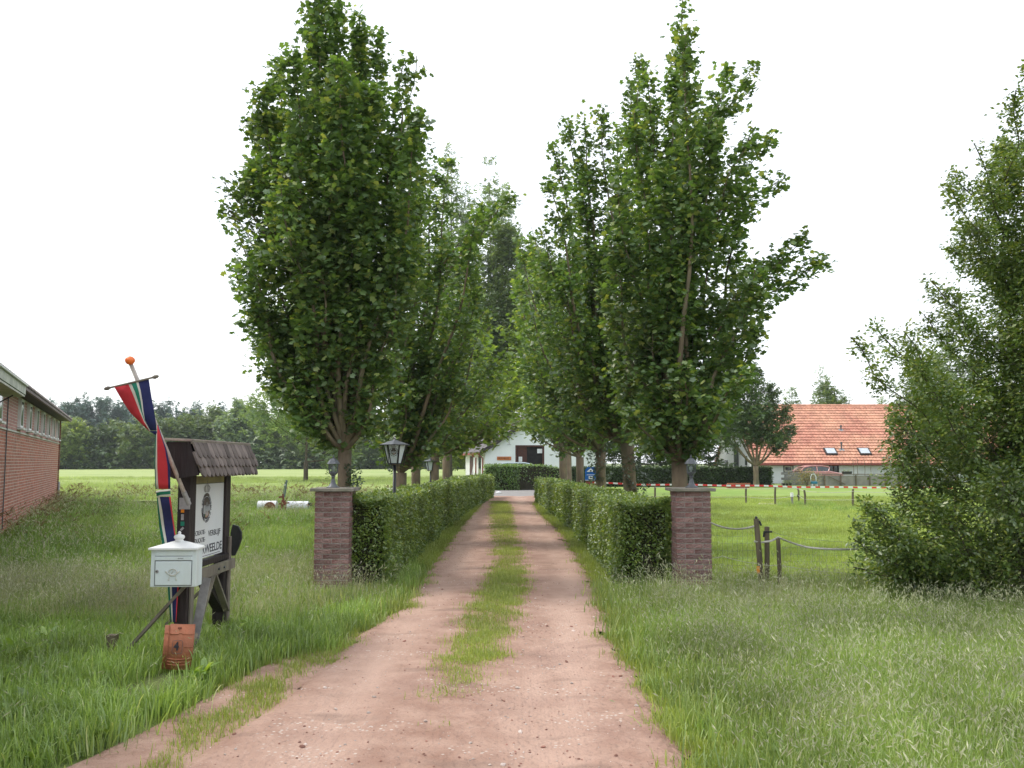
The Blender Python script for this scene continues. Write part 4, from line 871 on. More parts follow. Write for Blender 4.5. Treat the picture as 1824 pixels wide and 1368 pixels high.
# ivy on two trunks
def ivy(label, c, rad, h, n, seed, size=.05):
    r = np.random.default_rng(seed); a = r.uniform(0, 6.28, n); z = r.uniform(0, 1, n) * h
    q = rad * (1 + .35 * r.uniform(0, 1, n)) * (1 + .4 * np.sin(z * 9 + a))
    P = np.stack([q * np.cos(a), q * np.sin(a), z], -1)
    o = link('ivy', leaves_mesh('ivy', P, size, TL, M['ivy'], seed), loc=c, label=label, cat='ivy')
ivy('ivy clump on the right side of the first left maple trunk', (X(628, 11.5), 11.5, W(628, 866, 11.5).z - .05), .07, .33, 260, 1)
ivy('ivy wrapped round the trunk of the second right maple', (X(1127, 16.5), 16.5, 1.0), .17, .75, 900, 2, .06)
ivy('ivy on the trunk of the third right maple', (X(1068, 22), 22, 1.1), .17, .8, 500, 3, .08)

# ------------------------------------------------------------------ brick pillars
def brick_mesh(L_, H_, T_, seed):
    r = random.Random(seed); V = []; nx, nz = 6, 3; F = []
    for j in range(nz + 1):
        for i in range(nx + 1):
            e = i in (0, nx) or j in (0, nz)
            d = r.uniform(-.002, .001) if e else r.uniform(-.005, .001) + .002 * math.sin(i * 1.6 + j * 2.4 + seed)
            V.append((-L_ / 2 + L_ * i / nx, -T_ / 2 + d, -H_ / 2 + H_ * j / nz + (0 if not e or j in (0, nz) and r.random() < .5 else r.uniform(-.0015, .0015))))
    for j in range(nz):
        for i in range(nx):
            a = j * (nx + 1) + i; F.append((a, a + 1, a + nx + 2, a + nx + 1))
    b = len(V); V += [(-L_ / 2, T_ / 2, -H_ / 2), (L_ / 2, T_ / 2, -H_ / 2), (L_ / 2, T_ / 2, H_ / 2), (-L_ / 2, T_ / 2, H_ / 2)]
    top = [nz * (nx + 1) + i for i in range(nx + 1)]; bot = list(range(nx + 1))
    F.append(tuple(bot[::-1]) + (b, b + 1)); F.append(tuple(top) + (b + 2, b + 3))
    F.append(tuple(j * (nx + 1) for j in range(nz + 1)) + (b + 3, b)); F.append(tuple(j * (nx + 1) + nx for j in range(nz, -1, -1)) + (b + 1, b + 2))
    mb = MB(); mb.add(V, F); return mb.mesh('brick', M['brick'])
BW, BH, CH = .405, .0462, .0602
BM = {k: [brick_mesh(k, BH, .05, s + int(k * 1000)) for s in range(5)] for k in (.197, .0935, .152, .0970, .1465)}
def pillar(cx, cy, label, seed):
    root = empty('gate_pillar', (cx, cy, 0), label, 'pillar', 'brick gate pillars')
    r = random.Random(seed); nC = 20
    b = MB(); b.box((0, 0, nC * CH / 2 - .03), (BW - .012, BW - .012, nC * CH + .06)); b.build('mortar_core', M['mortar'], root)
    for c in range(nC):
        z = CH * (c + .5)
        for side in range(4):
            full = side % 2 == 0
            if full: row = [.197, .197] if c % 2 == 0 else [.0935, .197, .0935]
            else: row = [.1465, .1465] if c % 2 else [.0970, .0970, .0935]
            tot = sum(row); gap = ((BW if full else BW - .1) - tot) / (len(row) - 1 if full else len(row) + 1) if len(row) > 1 else 0
            x = -(BW if full else BW - .1) / 2 + (0 if full else gap)
            for L_ in row:
                o = D.objects.new('brick', r.choice(BM[L_])); COL.objects.link(o); o.parent = root
                px_ = x + L_ / 2; an = side * math.pi / 2; pr = BW / 2 - .025 + r.uniform(-.002, .003)
                o.location = (px_ * math.cos(an) + pr * math.sin(an), px_ * math.sin(an) - pr * math.cos(an), z + r.uniform(-.001, .001))
                o.rotation_euler = (0, 0, an + r.uniform(-.006, .006)); x += L_ + gap
    b = MB(); b.box((0, 0, nC * CH + .022), (.51, .51, .038)); b.build('cap_stone', M['capstone'], root, bevel=.006)
    return root
PLX, PRX, PY = X(593, 10.6), X(1234, 10.6), 10.8
pillar(PLX, PY, 'brick pillar on the left of the track', 1)
pillar(PRX, PY, 'brick pillar on the right of the track', 2)
CAPZ = 20 * CH + .041
def pillar_lamp(x, label, seed):
    root = empty('pillar_lantern', (x, PY, CAPZ), label, 'lantern', 'small lanterns on the brick pillars'); root.scale = (1.1, 1.1, 1.05)
    b = MB(); b.lathe([(.072, 0), (.072, .008), (.05, .018), (.030, .05), (.020, .09), (.017, .115), (.024, .12), (.024, .13)], n=20); b.build('base', M['metal_dark'], root, smooth=True)
    b = MB(); b.lathe([(.016, .13), (.022, .135), (.047, .165), (.050, .172), (.045, .176)], n=6); b.build('lower_cup', M['metal_dark'], root)
    cg = MB()
    for k in range(6):
        a = 6.283 * k / 6 + .52
        p0 = (.047 * math.cos(a), .047 * math.sin(a), .174); p1 = (.055 * math.cos(a), .055 * math.sin(a), .272)
        cg.beam(p0, p1, .006, .006)
        a2 = a + 6.283 / 6
        for zz, rr in ((.178, .047), (.242, .053), (.270, .055)):
            cg.beam((rr * math.cos(a), rr * math.sin(a), zz), (rr * math.cos(a2), rr * math.sin(a2), zz), .004, .004)
        m0 = Vector((math.cos(a) + math.cos(a2), math.sin(a) + math.sin(a2), 0)) / 2
        t_ = Vector((-m0.y, m0.x, 0)).normalized() * .012
        for sg in (-1, 1): cg.beam(m0 * .047 + t_ * sg + Vector((0, 0, .176)), m0 * .054 + t_ * sg + Vector((0, 0, .27)), .003, .003)
        g_ = MB(); g_.add([(.046 * math.cos(a), .046 * math.sin(a), .176), (.046 * math.cos(a2), .046 * math.sin(a2), .176), (.054 * math.cos(a2), .054 * math.sin(a2), .27), (.054 * math.cos(a), .054 * math.sin(a), .27)], [(0, 1, 2, 3)])
        g_.build('pane', M['glass'], root)
    cg.build('cage', M['metal_dark'], root)
    b = MB(); b.lathe([(.012, .174), (.012, .195), (.019, .20), (.022, .225), (.014, .243), (.004, .25)], n=12); b.build('bulb', M['bulb'], root, smooth=True)
    b = MB(); b.lathe([(.070, .266), (.073, .271), (.062, .285), (.055, .300), (.040, .318), (.020, .334), (.010, .338)], n=6); b.build('roof', M['metal_dark'], root)
    b = MB(); b.lathe([(.010, .337), (.006, .342), (.009, .348), (.009, .356), (.004, .362), (.002, .375)], n=10); b.build('finial', M['metal_dark'], root, smooth=True)
pillar_lamp(X(594, 10.8), 'dark lantern on the left brick pillar', 1)
pillar_lamp(X(1231, 10.8), 'dark lantern on the right brick pillar', 2)

# ------------------------------------------------------------------ text helper
def text(s, size, m, parent, loc, rot, name='lettering', sx=1.0, align='LEFT', ext=.0008, bold=0.0, kind=None):
    c = D.curves.new(name, 'FONT'); c.body = s; c.size = size; c.extrude = ext; c.align_x = align; c.offset = bold; c.resolution_u = 3
    o = D.objects.new(name, c); dg = bpy.context.evaluated_depsgraph_get()
    COL.objects.link(o); bpy.context.view_layer.update(); me = D.meshes.new_from_object(o.evaluated_get(bpy.context.evaluated_depsgraph_get()))
    D.objects.remove(o)
    co_ = np.empty(len(me.vertices) * 3, dtype=np.float32); me.vertices.foreach_get('co', co_); co_ = co_.reshape(-1, 3); co_[:, 0] *= sx
    me.vertices.foreach_set('co', co_.ravel()); me.materials.clear(); me.materials.append(m); me.update()
    o = link(name, me, parent, loc=loc); o.rotation_euler = rot
    return o

def crest(parent, center, R3, s, textring=True):
    """round emblem with a crown above; R3 maps local (x right, y up, z out) to parent space; s = radius of the inner disc"""
    c = Vector(center)
    def P(x, y, z=.0): return c + R3 @ Vector((x * s, y * s, z))
    def disc(x, y, r0, z, m, name, n=28, r1=None, a0=0, a1=6.2832, sy=1):
        b = MB(); V = []; F = []
        for k in range(n + 1):
            a = a0 + (a1 - a0) * k / n
            for rr in ((r1 or 0), r0): V.append(P(x + rr * math.cos(a), y + rr * math.sin(a) * sy, z))
        for k in range(n): F.append((2 * k, 2 * k + 1, 2 * k + 3, 2 * k + 2))
        b.add(V, F); return b.build(name, m, parent)
    disc(0, 0, 1.0, .0016, M['crest_brown'], 'emblem_disc')
    disc(0, 0, 1.04, .0020, M['ink'], 'emblem_rim', r1=.96)
    disc(0, 0, .93, .0022, M['crest_green'], 'emblem_field', a0=3.3, a1=4.4, n=8)
    disc(0, 0, .90, .0024, M['crest_sand'], 'emblem_field', a0=4.3, a1=5.6, n=8)
    b = MB()
    for x0, x1, y0, y1 in ((-.88, -.25, -.55, .25), (-.3, .93, -.30, .12), (-.05, .12, -.1, .50), (.18, .42, -.7, -.3), (-.1, .06, -.75, -.3), (.5, .8, .1, .3)):
        b.add([P(x0, y0, .003), P(x1, y0, .003), P(x1, y1, .003), P(x0, y1, .003)], [(0, 1, 2, 3)])
    b.build('emblem_house', M['crest_grey'], parent)
    disc(0, -.1, 1.48, .0016, M['crest_brown'], 'crown_band', r1=1.18, a0=1.05, a1=2.09, n=10)
    b = MB()
    for x0, h, bend in ((-.62, 2.05, -.22), (-.33, 2.2, -.14), (0, 2.3, 0), (.33, 2.2, .14), (.62, 2.05, .22)):
        pts = [(x0 * .8, 1.45), (x0 + bend, 1.85), (x0 * .85, h), ]
        for q in range(2):
            (ax, ay), (bx_, by_) = pts[q], pts[q + 1]
            b.add([P(ax - .06, ay, .002), P(ax + .06, ay, .002), P(bx_ + .06, by_, .002), P(bx_ - .06, by_, .002)], [(0, 1, 2, 3)])
    b.add([P(-.05, 2.25, .002), P(.05, 2.25, .002), P(.03, 2.62, .002), P(-.03, 2.62, .002)], [(0, 1, 2, 3)])
    b.add([P(-.14, 2.4, .0025), P(.14, 2.4, .0025), P(.14, 2.46, .0025), P(-.14, 2.46, .0025)], [(0, 1, 2, 3)])
    b.build('crown_emblem', M['crest_brown'], parent)
    if textring:
        ws = 'ONZE KOMMEN UNTEN A NEEHER'; n = len(ws); a0, a1 = math.radians(128), math.radians(128 + 284)
        for i, ch in enumerate(ws):
            if ch == ' ': continue
            a = a0 + (a1 - a0) * i / (n - 1); x_, y_ = 1.36 * math.cos(a), 1.36 * math.sin(a)
            rot = (R3 @ Matrix.Rotation(a + math.pi / 2, 3, 'Z')).to_euler()
            text(ch, s * .40, M['ink'], parent, P(x_, y_, .002), rot, align='CENTER', bold=s * .004, ext=.0004)
    else:
        for q in range(9):
            a = math.radians(130 + q * 32); disc(0, 0, 1.55, .002, M['ink'], 'emblem_text', n=5, r1=1.36, a0=a, a1=a + math.radians(26))

# ------------------------------------------------------------------ notice board with shingled roof
SX = -2.575
sb = empty('sign_board', (SX, 7.5, 0), 'dark wooden notice board under a small shingled roof', 'sign')
def L3(x, y, z): return (x - SX, y - 7.5, z)      # world -> sign space
# posts (double: dark post + reddish side plank)
ny0, ny1 = 7.02, 7.14
b = MB(); b.box(L3(-2.545, 7.085, .72), (.095, .14, 1.46)); b.build('post', M['dark_wood'], sb, bevel=.004)
b = MB(); b.box(L3(-2.575, 8.06, .72), (.095, .13, 1.46)); b.build('post', M['dark_wood'], sb, bevel=.004)
b = MB(); b.box(L3(-2.488, 7.09, .42), (.014, .07, .84)); b.build('side_plank', M['grey_wood'], sb)
b = MB(); b.box(L3(-2.517, 8.10, .44), (.016, .06, .90)); b.build('side_plank', M['grey_wood'], sb)
# panel
b = MB(); b.box(L3(-2.56, 7.62, 1.065), (.022, .76, .61)); b.build('panel', M['panel'], sb, bevel=.002)
b = MB(); b.box(L3(-2.558, 7.62, 1.405), (.02, .76, .062)); b.build('header_board', M['olive'], sb)
b = MB(); b.box(L3(-2.547, 7.60, 1.3715), (.006, .72, .004)); b.build('panel_line', M['ink'], sb)
b = MB(); b.box(L3(-2.5485, 7.60, .775), (.003, .66, .004)); b.build('panel_line', M['ink'], sb)
b = MB(); b.box(L3(-2.545, 7.62, .725), (.07, .96, .045)); b.build('panel_ledge', M['dark_wood'], sb, bevel=.004)
b = MB(); b.box(L3(-2.485, 7.63, .655), (.035, .98, .085)); b.build('cross_rail', M['grey_wood'], sb, bevel=.004)
for yy in (7.66, 7.80):
    b = MB(); b.tube([L3(-2.472, yy, .655), L3(-2.455, yy, .655)], .011, 8); b.build('bolt', M['metal_dark'], sb)
Rt = Matrix(((0, 0, 1), (1, 0, 0), (0, 1, 0)))       # text x -> +Y, y -> +Z, out -> +X
er = Rt.to_euler(); TX = -2.5485
text('RECREATIE-', .052, M['ink'], sb, L3(TX, 7.243, .957), er, sx=1.10, bold=.0006)
text('EDUCATIE-', .052, M['ink'], sb, L3(TX, 7.275, .895), er, sx=1.04, bold=.0006)
text('VERBLIJF', .066, M['ink'], sb, L3(TX, 7.615, .930), er, sx=1.28, bold=.0008)
text('RWEELDE', .098, M['ink'], sb, L3(TX, 7.470, .796), er, sx=1.18, bold=.0014)
crest(sb, L3(TX, 7.552, 1.170), Rt, .089)
# knee braces and stays
b = MB(); b.beam(L3(-2.60, 7.55, .62), L3(-2.56, 8.02, .24), .03, .085, (1, 0, 0)); b.build('brace', M['dark_wood'], sb)
b = MB(); b.beam(L3(-2.49, 7.60, .62), L3(-2.49, 7.98, .26), .02, .055, (1, 0, 0)); b.build('brace', M['grey_wood'], sb)
b = MB(); b.beam(L3(-2.47, 7.52, .62), L3(-2.50, 7.14, .10), .02, .05, (1, 0, 0)); b.build('brace', M['grey_wood'], sb)
b = MB(); b.beam(L3(-2.49, 7.0, .62), L3(-3.02, 6.98, .02), .02, .062, (0, 1, 0)); b.build('stay_plank', M['grey_wood'], sb)
b = MB(); b.beam(L3(-2.55, 8.0, .60), L3(-3.12, 7.9, .02), .02, .062, (0, 1, 0)); b.build('stay_plank', M['grey_wood'], sb)
# roof
ya, yb = 6.72, 8.17
def roofpt(s, u):   # s 0 ridge .. 1 eave, along the slope facing the track
    return Vector((-2.40 + .10 * s, 0, 1.705 - .232 * s))
for yy, nm in ((ya, 'gable_board'), (yb, 'gable_board')):
    pr = [(-2.575, 1.70), (-2.605, 1.655), (-2.57, 1.455), (-2.515, 1.425), (-2.335, 1.452), (-2.335, 1.475), (-2.405, 1.70)]
    b = MB(); b.prism([L3(x_, yy, z_) for x_, z_ in pr], (0, .022 if yy == ya else -.022, 0)); b.build(nm, M['dark_wood'], sb)
b = MB(); b.prism([L3(-2.408, ya + .03, 1.695), L3(-2.348, ya + .03, 1.47), L3(-2.372, ya + .03, 1.465), L3(-2.43, ya + .03, 1.69)], (0, yb - ya - .06, 0)); b.build('roof_board', M['dark_wood'], sb)
b = MB(); b.prism([L3(-2.60, ya + .03, 1.66), L3(-2.57, ya + .03, 1.46), L3(-2.555, ya + .03, 1.46), L3(-2.585, ya + .03, 1.665)], (0, yb - ya - .06, 0)); b.build('roof_board', M['dark_wood'], sb)
b = MB(); b.box(L3(-2.487, (ya + yb) / 2, 1.716), (.205, yb - ya + .06, .018), Matrix.Rotation(.04, 3, 'Y')); b.build('ridge_board', M['ridge_wood'], sb, bevel=.003)
b = MB(); b.box(L3(-2.385, (ya + yb) / 2, 1.700), (.012, yb - ya + .05, .030)); b.build('ridge_board', M['grey_wood'], sb, bevel=.002)
slope = Vector((.068, 0, -.222)).normalized(); nrm = Vector((.222, 0, .068)).normalized()
def shingle_mesh(w_, h_, seed):
    r = random.Random(seed); pts = [(-w_ / 2, 0), (w_ / 2, 0), (w_ / 2, -h_ * .78), (w_ * .36, -h_ * .91), (w_ * .15, -h_), (-w_ * .15, -h_), (-w_ * .36, -h_ * .91), (-w_ / 2, -h_ * .78)]
    b = MB(); b.prism([(0, x_, y_ + r.uniform(-.001, .001)) for x_, y_ in pts], (.014, 0, 0)); return b.mesh('shingle', M['shingle'])
SM = [shingle_mesh(.091, .125, k) for k in range(6)]
nS = 15; wS = (yb - ya + .02) / nS
for row in range(3):
    for i in range(nS + (row % 2)):
        yy = ya - .01 + wS * (i + .5 - .5 * (row % 2)); s0 = row * .073
        if yy < ya - .02 or yy > yb + .02: continue
        p = Vector((-2.398, yy, 1.690)) + slope * s0 + nrm * (.005 + .006 * (1 if row < 2 else 0))
        o = D.objects.new('shingle', SM[(i * 5 + row) % 6]); COL.objects.link(o); o.parent = sb; o.location = L3(*p)
        o.rotation_euler = (random.uniform(-.025, .025), math.atan2(-.068, .222) * -1 * -1 - .075 + random.uniform(-.03, .03), 0)
# reflector tags on the near post
fy = 7.012
tg = empty('post_tags', (-2.55, fy, 1.12), 'small orange, grey and green tags nailed on the near sign post', 'tag')
b = MB(); b.box((0, 0, .06), (.024, .006, .04)); b.build('tag_plate', M['orange_tag'], tg)
b = MB(); b.box((0, .001, .005), (.02, .005, .045)); b.build('tag_plate', M['metal_grey'], tg)
b = MB(); b.box((.002, 0, -.045), (.028, .006, .032)); b.build('tag_plate', M['green'], tg)
b = MB(); b.box((0, .001, -.085), (.016, .005, .03), Matrix.Rotation(.78, 3, 'Y')); b.build('tag_plate', M['metal_grey'], tg)
# black round board behind the far post
b = MB(); pts = [W(px_, py_, 8.4) for px_, py_ in ((414, 934), (424, 937), (430, 948), (430, 960), (425, 975), (418, 990), (412, 990), (410, 950))]
b.prism([tuple(p) for p in pts], (0, .03, 0)); b.build('black_board', M['metal_black'], label='black rounded board leaning behind the far sign post', cat='board', bevel=.004)
# perspex / pale strip leaning between posts
b = MB(); b.beam((-2.44, 7.28, .63), (-2.50, 7.2, .12), .012, .07, (1, 0, 0)); b.build('pale_slat', M['metal_grey'], label='pale grey slat leaning inside the sign posts', cat='slat')

# flag pole, bracket, banner
fp = empty('flag_pole', (-2.55, 7.0, 1.2), 'slanting pole with orange ball fixed on the near sign post', 'flagpole')
def F3(v): v = Vector(v); return tuple(v - Vector((-2.55, 7.0, 1.2)))
pb = W(334, 892, 6.81); pt = W(232, 646, 6.36)
b = MB(); b.tube([F3(pb), F3(pt)], [.0155, .0145], 12); b.build('pole', M['pole'], fp, smooth=True)
b = MB(); b.box(F3(W(329, 897, 7.0)), (.082, .012, .088)); b.tube([F3(pb.lerp(pt, -.03)), F3(pb.lerp(pt, .07))], .0185, 12); b.build('bracket', M['metal_grey'], fp, bevel=.002)
bc = W(231.5, 642, 6.35); b = MB(); b.lathe([(.003, -.030), (.018, -.028), (.030, -.015), (.035, 0), (.030, .015), (.018, .026), (.004, .030)], c=(0, 0, 0), n=16)
o = b.build('ball', M['orange'], fp, smooth=True); o.location = F3(bc)
ca, cb = W(190, 692, 6.38), W(278, 671, 6.36)
b = MB(); b.tube([F3(ca), F3(cb)], .007, 8)
for a_, c_ in ((ca, cb), (cb, ca)):
    d_ = (a_ - c_).normalized(); b.tube([F3(a_ - d_ * .03), F3(a_ - d_ * .01), F3(a_ + d_ * .012), F3(a_ + d_ * .02)], [.007, .015, .011, .004], 8)
b.build('crossbar', M['grey_wood'], fp, smooth=True)
# banner: rows of stripe borders in the plane of the cloth (pixel columns at a distance)
ban = MB(); ban_m = [M['red'], M['white_cloth'], M['green'], M['white_cloth'], M['blue']]
def bn_section(rows, order):
    for (y0, xs0, d0), (y1, xs1, d1) in zip(rows[:-1], rows[1:]):
        for k in range(len(xs0) - 1):
            dd0 = d0 if hasattr(d0, '__len__') else [d0] * len(xs0); dd1 = d1 if hasattr(d1, '__len__') else [d1] * len(xs1)
            yy0 = y0 if hasattr(y0, '__len__') else [y0] * len(xs0); yy1 = y1 if hasattr(y1, '__len__') else [y1] * len(xs1)
            ban.add([W(xs0[k], yy0[k], dd0[k]), W(xs0[k + 1], yy0[k + 1], dd0[k + 1]), W(xs1[k + 1], yy1[k + 1], dd1[k + 1]), W(xs1[k], yy1[k], dd1[k])], [(3, 2, 1, 0)], order[k])
def bd(y_): return float(np.interp(y_, [757, 800, 830, 871, 885, 910, 940, 958], [6.43, 6.50, 6.56, 6.64, 6.68, 6.80, 6.95, 6.985]))
# upper fan
top_x = [203, 228, 233, 242, 246, 265]; top_y = [688, 682, 681, 679, 678, 674]
rows = [(top_y, top_x, [6.37]*6)]
for t_, xs in ((.2, [212, 235.5, 240.5, 247, 250.5, 267.5]), (.4, [222, 242.5, 246, 250.5, 253.5, 270.5]), (.6, [233, 249, 251, 253, 255.5, 274]), (.8, [249, 256.5, 257, 257.5, 258.5, 277]), (1.0, [266, 266.8, 267, 267.2, 267.6, 279])):
    yy = [a + (768 - a) * t_ * (1.0 if i < 2 else .98) for i, a in enumerate(top_y)]
    rows.append((yy, xs, [6.37 + .02 * math.sin(i * 1.7 + 3 * t_) * (1 - t_ * .5) + .08 * t_ for i in range(6)]))
bn_section(rows, [0, 1, 2, 3, 4])
# lower twist of the blue fold behind the knot
bn_section([([768] * 2, [266, 279], [6.45, 6.44]), ([775, 772], [277.5, 280], [6.46, 6.46])], [4])
# lower hanging length: green | white | red | blue
low = [(757, [278, 279, 280, 281, 282]), (780, [276.5, 278, 280, 288, 289]), (800, [275.5, 277.5, 280, 294, 296.5]), (830, [275.3, 277, 280, 298.5, 303]), (860, [276.3, 278, 281.5, 299.5, 303.5]), (871, [277, 279, 283, 299.5, 303.5])]
bn_section([(y_, xs, bd(y_)) for y_, xs in low], [2, 1, 0, 4])
bn_section([([875, 873, 872, 871], [277.5, 284, 298, 303.5], bd(872)), ([878, 876, 875, 874], [278, 285, 298, 303.5], bd(872))], [1, 1, 1])
bn_section([([878, 876, 875, 874], [278, 285, 298, 303.5], bd(872)), ([884, 881.5, 880.5, 880], [279, 286, 299, 304], bd(882))], [2, 2, 2])
bn_section([([884, 881.5, 880.5, 880], [279, 286, 299, 304], bd(882)), ([887, 884.5, 883.5, 883], [279.3, 286, 299, 304], bd(882))], [1, 1, 1])
low2 = [(885, [279.3, 281, 284.5, 301, 304]), (910, [281, 284, 289, 304.5, 307]), (940, [284, 288.5, 293, 309, 311]), (975, [290, 295, 299, 314, 316]), (1010, [296, 300, 303, 317, 318]), (1045, [298.5, 302.5, 306, 316, 318]), (1080, [301, 304.5, 307, 314, 315.5]), (1108, [304, 306, 308, 313, 314])]
bn_section([(y_, xs, bd(y_)) for k_, (y_, xs) in enumerate(low2)], [2, 1, 4, 0])
me = ban.mesh('banner', ban_m, smooth=True)
import bmesh
bmm = bmesh.new(); bmm.from_mesh(me); bmesh.ops.remove_doubles(bmm, verts=bmm.verts, dist=.0008); bmm.to_mesh(me); bmm.free()
o = link('banner', me, label='twisted red, white, green and blue pennant hanging from the crossbar', cat='banner')
sf = o.modifiers.new('s', 'SOLIDIFY'); sf.thickness = .0015; sf.offset = 0

# ------------------------------------------------------------------ mailbox
mb_ = empty('mailbox', (X(315, 6.8), 6.80, .61), 'white mailbox with posthorn emblem and pitched lid', 'mailbox', rz=.03); mb_.scale = (.96, .96, .96)
MX = M['mailbox']
b = MB(); b.box((0, .075, .155), (.352, .15, .285)); b.build('body', MX, mb_, bevel=.005)
b = MB(); b.box((0, -.0025, .118), (.275, .012, .182)); b.build('door', MX, mb_, bevel=.004)
fr = MB(); fr.box((-.142, -.0012, .118), (.004, .004, .19)); fr.box((.142, -.0012, .118), (.004, .004, .19)); fr.box((0, -.0012, .214), (.288, .004, .004)); fr.box((0, -.0012, .024), (.288, .004, .004)); fr.build('door_gap', M['metal_dark'], mb_)
b = MB(); b.box((0, -.0035, .232), (.282, .011, .028)); b.build('name_strip', MX, mb_, bevel=.003)
b = MB(); b.box((0, -.0015, .268), (.280, .008, .034)); b.build('letter_flap', MX, mb_, bevel=.003)
b = MB(); b.box((0, .0005, .2505), (.284, .006, .004)); b.build('letter_slot', M['metal_dark'], mb_)
b = MB(); zb, zt_ = .298, .345
V = [(-.190, -.03, zb), (.190, -.03, zb), (.190, .17, zb), (-.190, .17, zb), (-.190, -.03, zb + .016), (.190, -.03, zb + .016), (.190, .17, zb + .016), (-.190, .17, zb + .016), (-.03, .05, zt_ + .014), (.06, .05, zt_ + .014), (.06, .09, zt_ + .014), (-.03, .09, zt_ + .014)]
b.add(V, [(3, 2, 1, 0), (0, 1, 5, 4), (1, 2, 6, 5), (2, 3, 7, 6), (3, 0, 4, 7), (4, 5, 9, 8), (5, 6, 10, 9), (6, 7, 11, 10), (7, 4, 8, 11), (8, 9, 10, 11)])
b.build('lid', M['white_paint'], mb_, bevel=.003)
b = MB(); b.lathe([(.034, .0), (.034, .010), (.028, .014), (.037, .024), (.042, .036), (.036, .050), (.018, .056), (.010, .060), (.014, .068), (.009, .078), (.001, .084)], c=(.015, .07, zt_ + .010), n=20); b.build('knob', M['white_paint'], mb_, smooth=True)
b = MB(); b.tube([(-.122, -.006, .132), (-.122, -.014, .132)], .013, 16); b.build('lock', M['metal_grey'], mb_)
b = MB(); b.tube([(-.122, -.014, .132), (-.122, -.0155, .132)], .005, 10); b.build('keyhole', M['metal_black'], mb_)
b = MB(); cc = (0.0, -.014, .128)
def H(x_, z_): return (cc[0] + x_, cc[1], cc[2] + z_)
ring = [H(.030 * math.cos(a) , .024 * math.sin(a)) for a in np.linspace(-2.6, 3.3, 22)]
b.tube(ring, .0036, 7)
b.tube([H(-.055, .006), H(-.044, -.004), H(-.030, -.018), H(-.008, -.030), H(.015, -.027), H(.034, -.008), H(.050, .007)], [.0065, .0042, .0034, .0040, .0042, .0040, .0060], 7)
b.tube([H(-.012, -.012), H(0, .002), H(.010, .018)], .0028, 6)
for sx_ in (-1, 1):
    b.tube([H(.020 * sx_, -.030), H(.026 * sx_, -.038), H(.028 * sx_, -.055)], .0022, 6)
    b.tube([H(.028 * sx_, -.052), H(.029 * sx_, -.058), H(.030 * sx_, -.064)], [.003, .0062, .0035], 8)
b.build('posthorn_emblem', M['old_white'], mb_, smooth=True)
text('DE POST', .011, M['ink'], mb_, (.035, -.0095, .228), (math.pi / 2, 0, 0))
text('. . . . .', .012, M['ink'], mb_, (-.018, -.009, .052), (math.pi / 2, 0, 0))

# ------------------------------------------------------------------ house number tile
rt = empty('roof_tile', (X(325, 6.72), 6.72, .03), 'upright terracotta roof tile painted with number 4', 'tile', rz=-.05)
rt.rotation_euler = (-.10, .02, -.03)
b = MB(); n = 18; V = []; F = []
def prof(u):   # pantile section
    return -.020 * math.sin(math.pi * min(1, max(0, (u - .18) / .82))) + (.012 if u < .16 else 0) - .004
for j, z in enumerate((.01, .32)):
    for th in (0, .012):
        for i in range(n + 1):
            u = i / n; V.append(((u - .5) * .226, prof(u) + th, z + (.012 * (u > .18) if j else 0)))
w_ = n + 1
for i in range(n):
    F += [(i, i + 1, 2 * w_ + i + 1, 2 * w_ + i), (w_ + i + 1, w_ + i, 3 * w_ + i, 3 * w_ + i + 1), (i + 1, i, w_ + i, w_ + i + 1), (2 * w_ + i, 2 * w_ + i + 1, 3 * w_ + i + 1, 3 * w_ + i)]
F += [(0, 2 * w_, 3 * w_, w_), (n, w_ + n, 3 * w_ + n, 2 * w_ + n)]
b.add(V, F); b.build('tile_body', M['terracotta'], rt, smooth=True)
b = MB()
for z in (.052, .072, .092):
    b.tube([((u - .5) * .226, prof(u) - .001, z - .010 * math.sin(math.pi * u)) for u in np.linspace(.2, .98, 10)], .0045, 6)
b.tube([((u - .5) * .226, prof(u) - .001, .262 + .006 * (abs(u - .6) < .08)) for u in np.linspace(.2, .99, 14)], .0045, 6)
b.tube([((u - .5) * .226, prof(u) - .001, .262) for u in (.0, .15)], .0045, 6)
b.tube([((u - .5) * .226, prof(u) - .002, .172) for u in (.74, .99)], .0035, 6)
b.tube([(-.5 * .226 + .035, -.004, .02), (-.5 * .226 + .035, -.004, .32)], .004, 6)
b.build('ridge_moulding', M['terracotta'], rt, smooth=True)
b = MB(); b.box((.012, -.020, .305), (.026, .02, .012)); b.build('nail_nib', M['rust'], rt)
text('4', .082, M['ink'], rt, (-.018, -.0300, .150), (math.pi / 2, 0, 0), name='number', sx=.85, bold=.003)
b = MB()   # rounded square frame round the number
fr_pts = []
for cx_, cz_, a0 in ((.028, .205, 0), (-.022, .205, 90), (-.022, .137, 180), (.028, .137, 270)):
    for q in range(4): a = math.radians(a0 + q * 30); fr_pts.append((.003 + cx_ + .012 * math.cos(a), -.0275, cz_ + .012 * math.sin(a)))
b.tube(fr_pts + [fr_pts[0]], .0014, 5); b.build('number_frame', M['metal_dark'], rt)
# stump and small bottle cap
b = MB(); b.box((0, 0, .09), (.072, .07, .24)); o = b.build('wooden_stump', M['post_wood'], label='short cut-off square stake in the grass left of the sign', cat='stake', loc=(X(212, 7.15), 7.15, 0), bevel=.004)

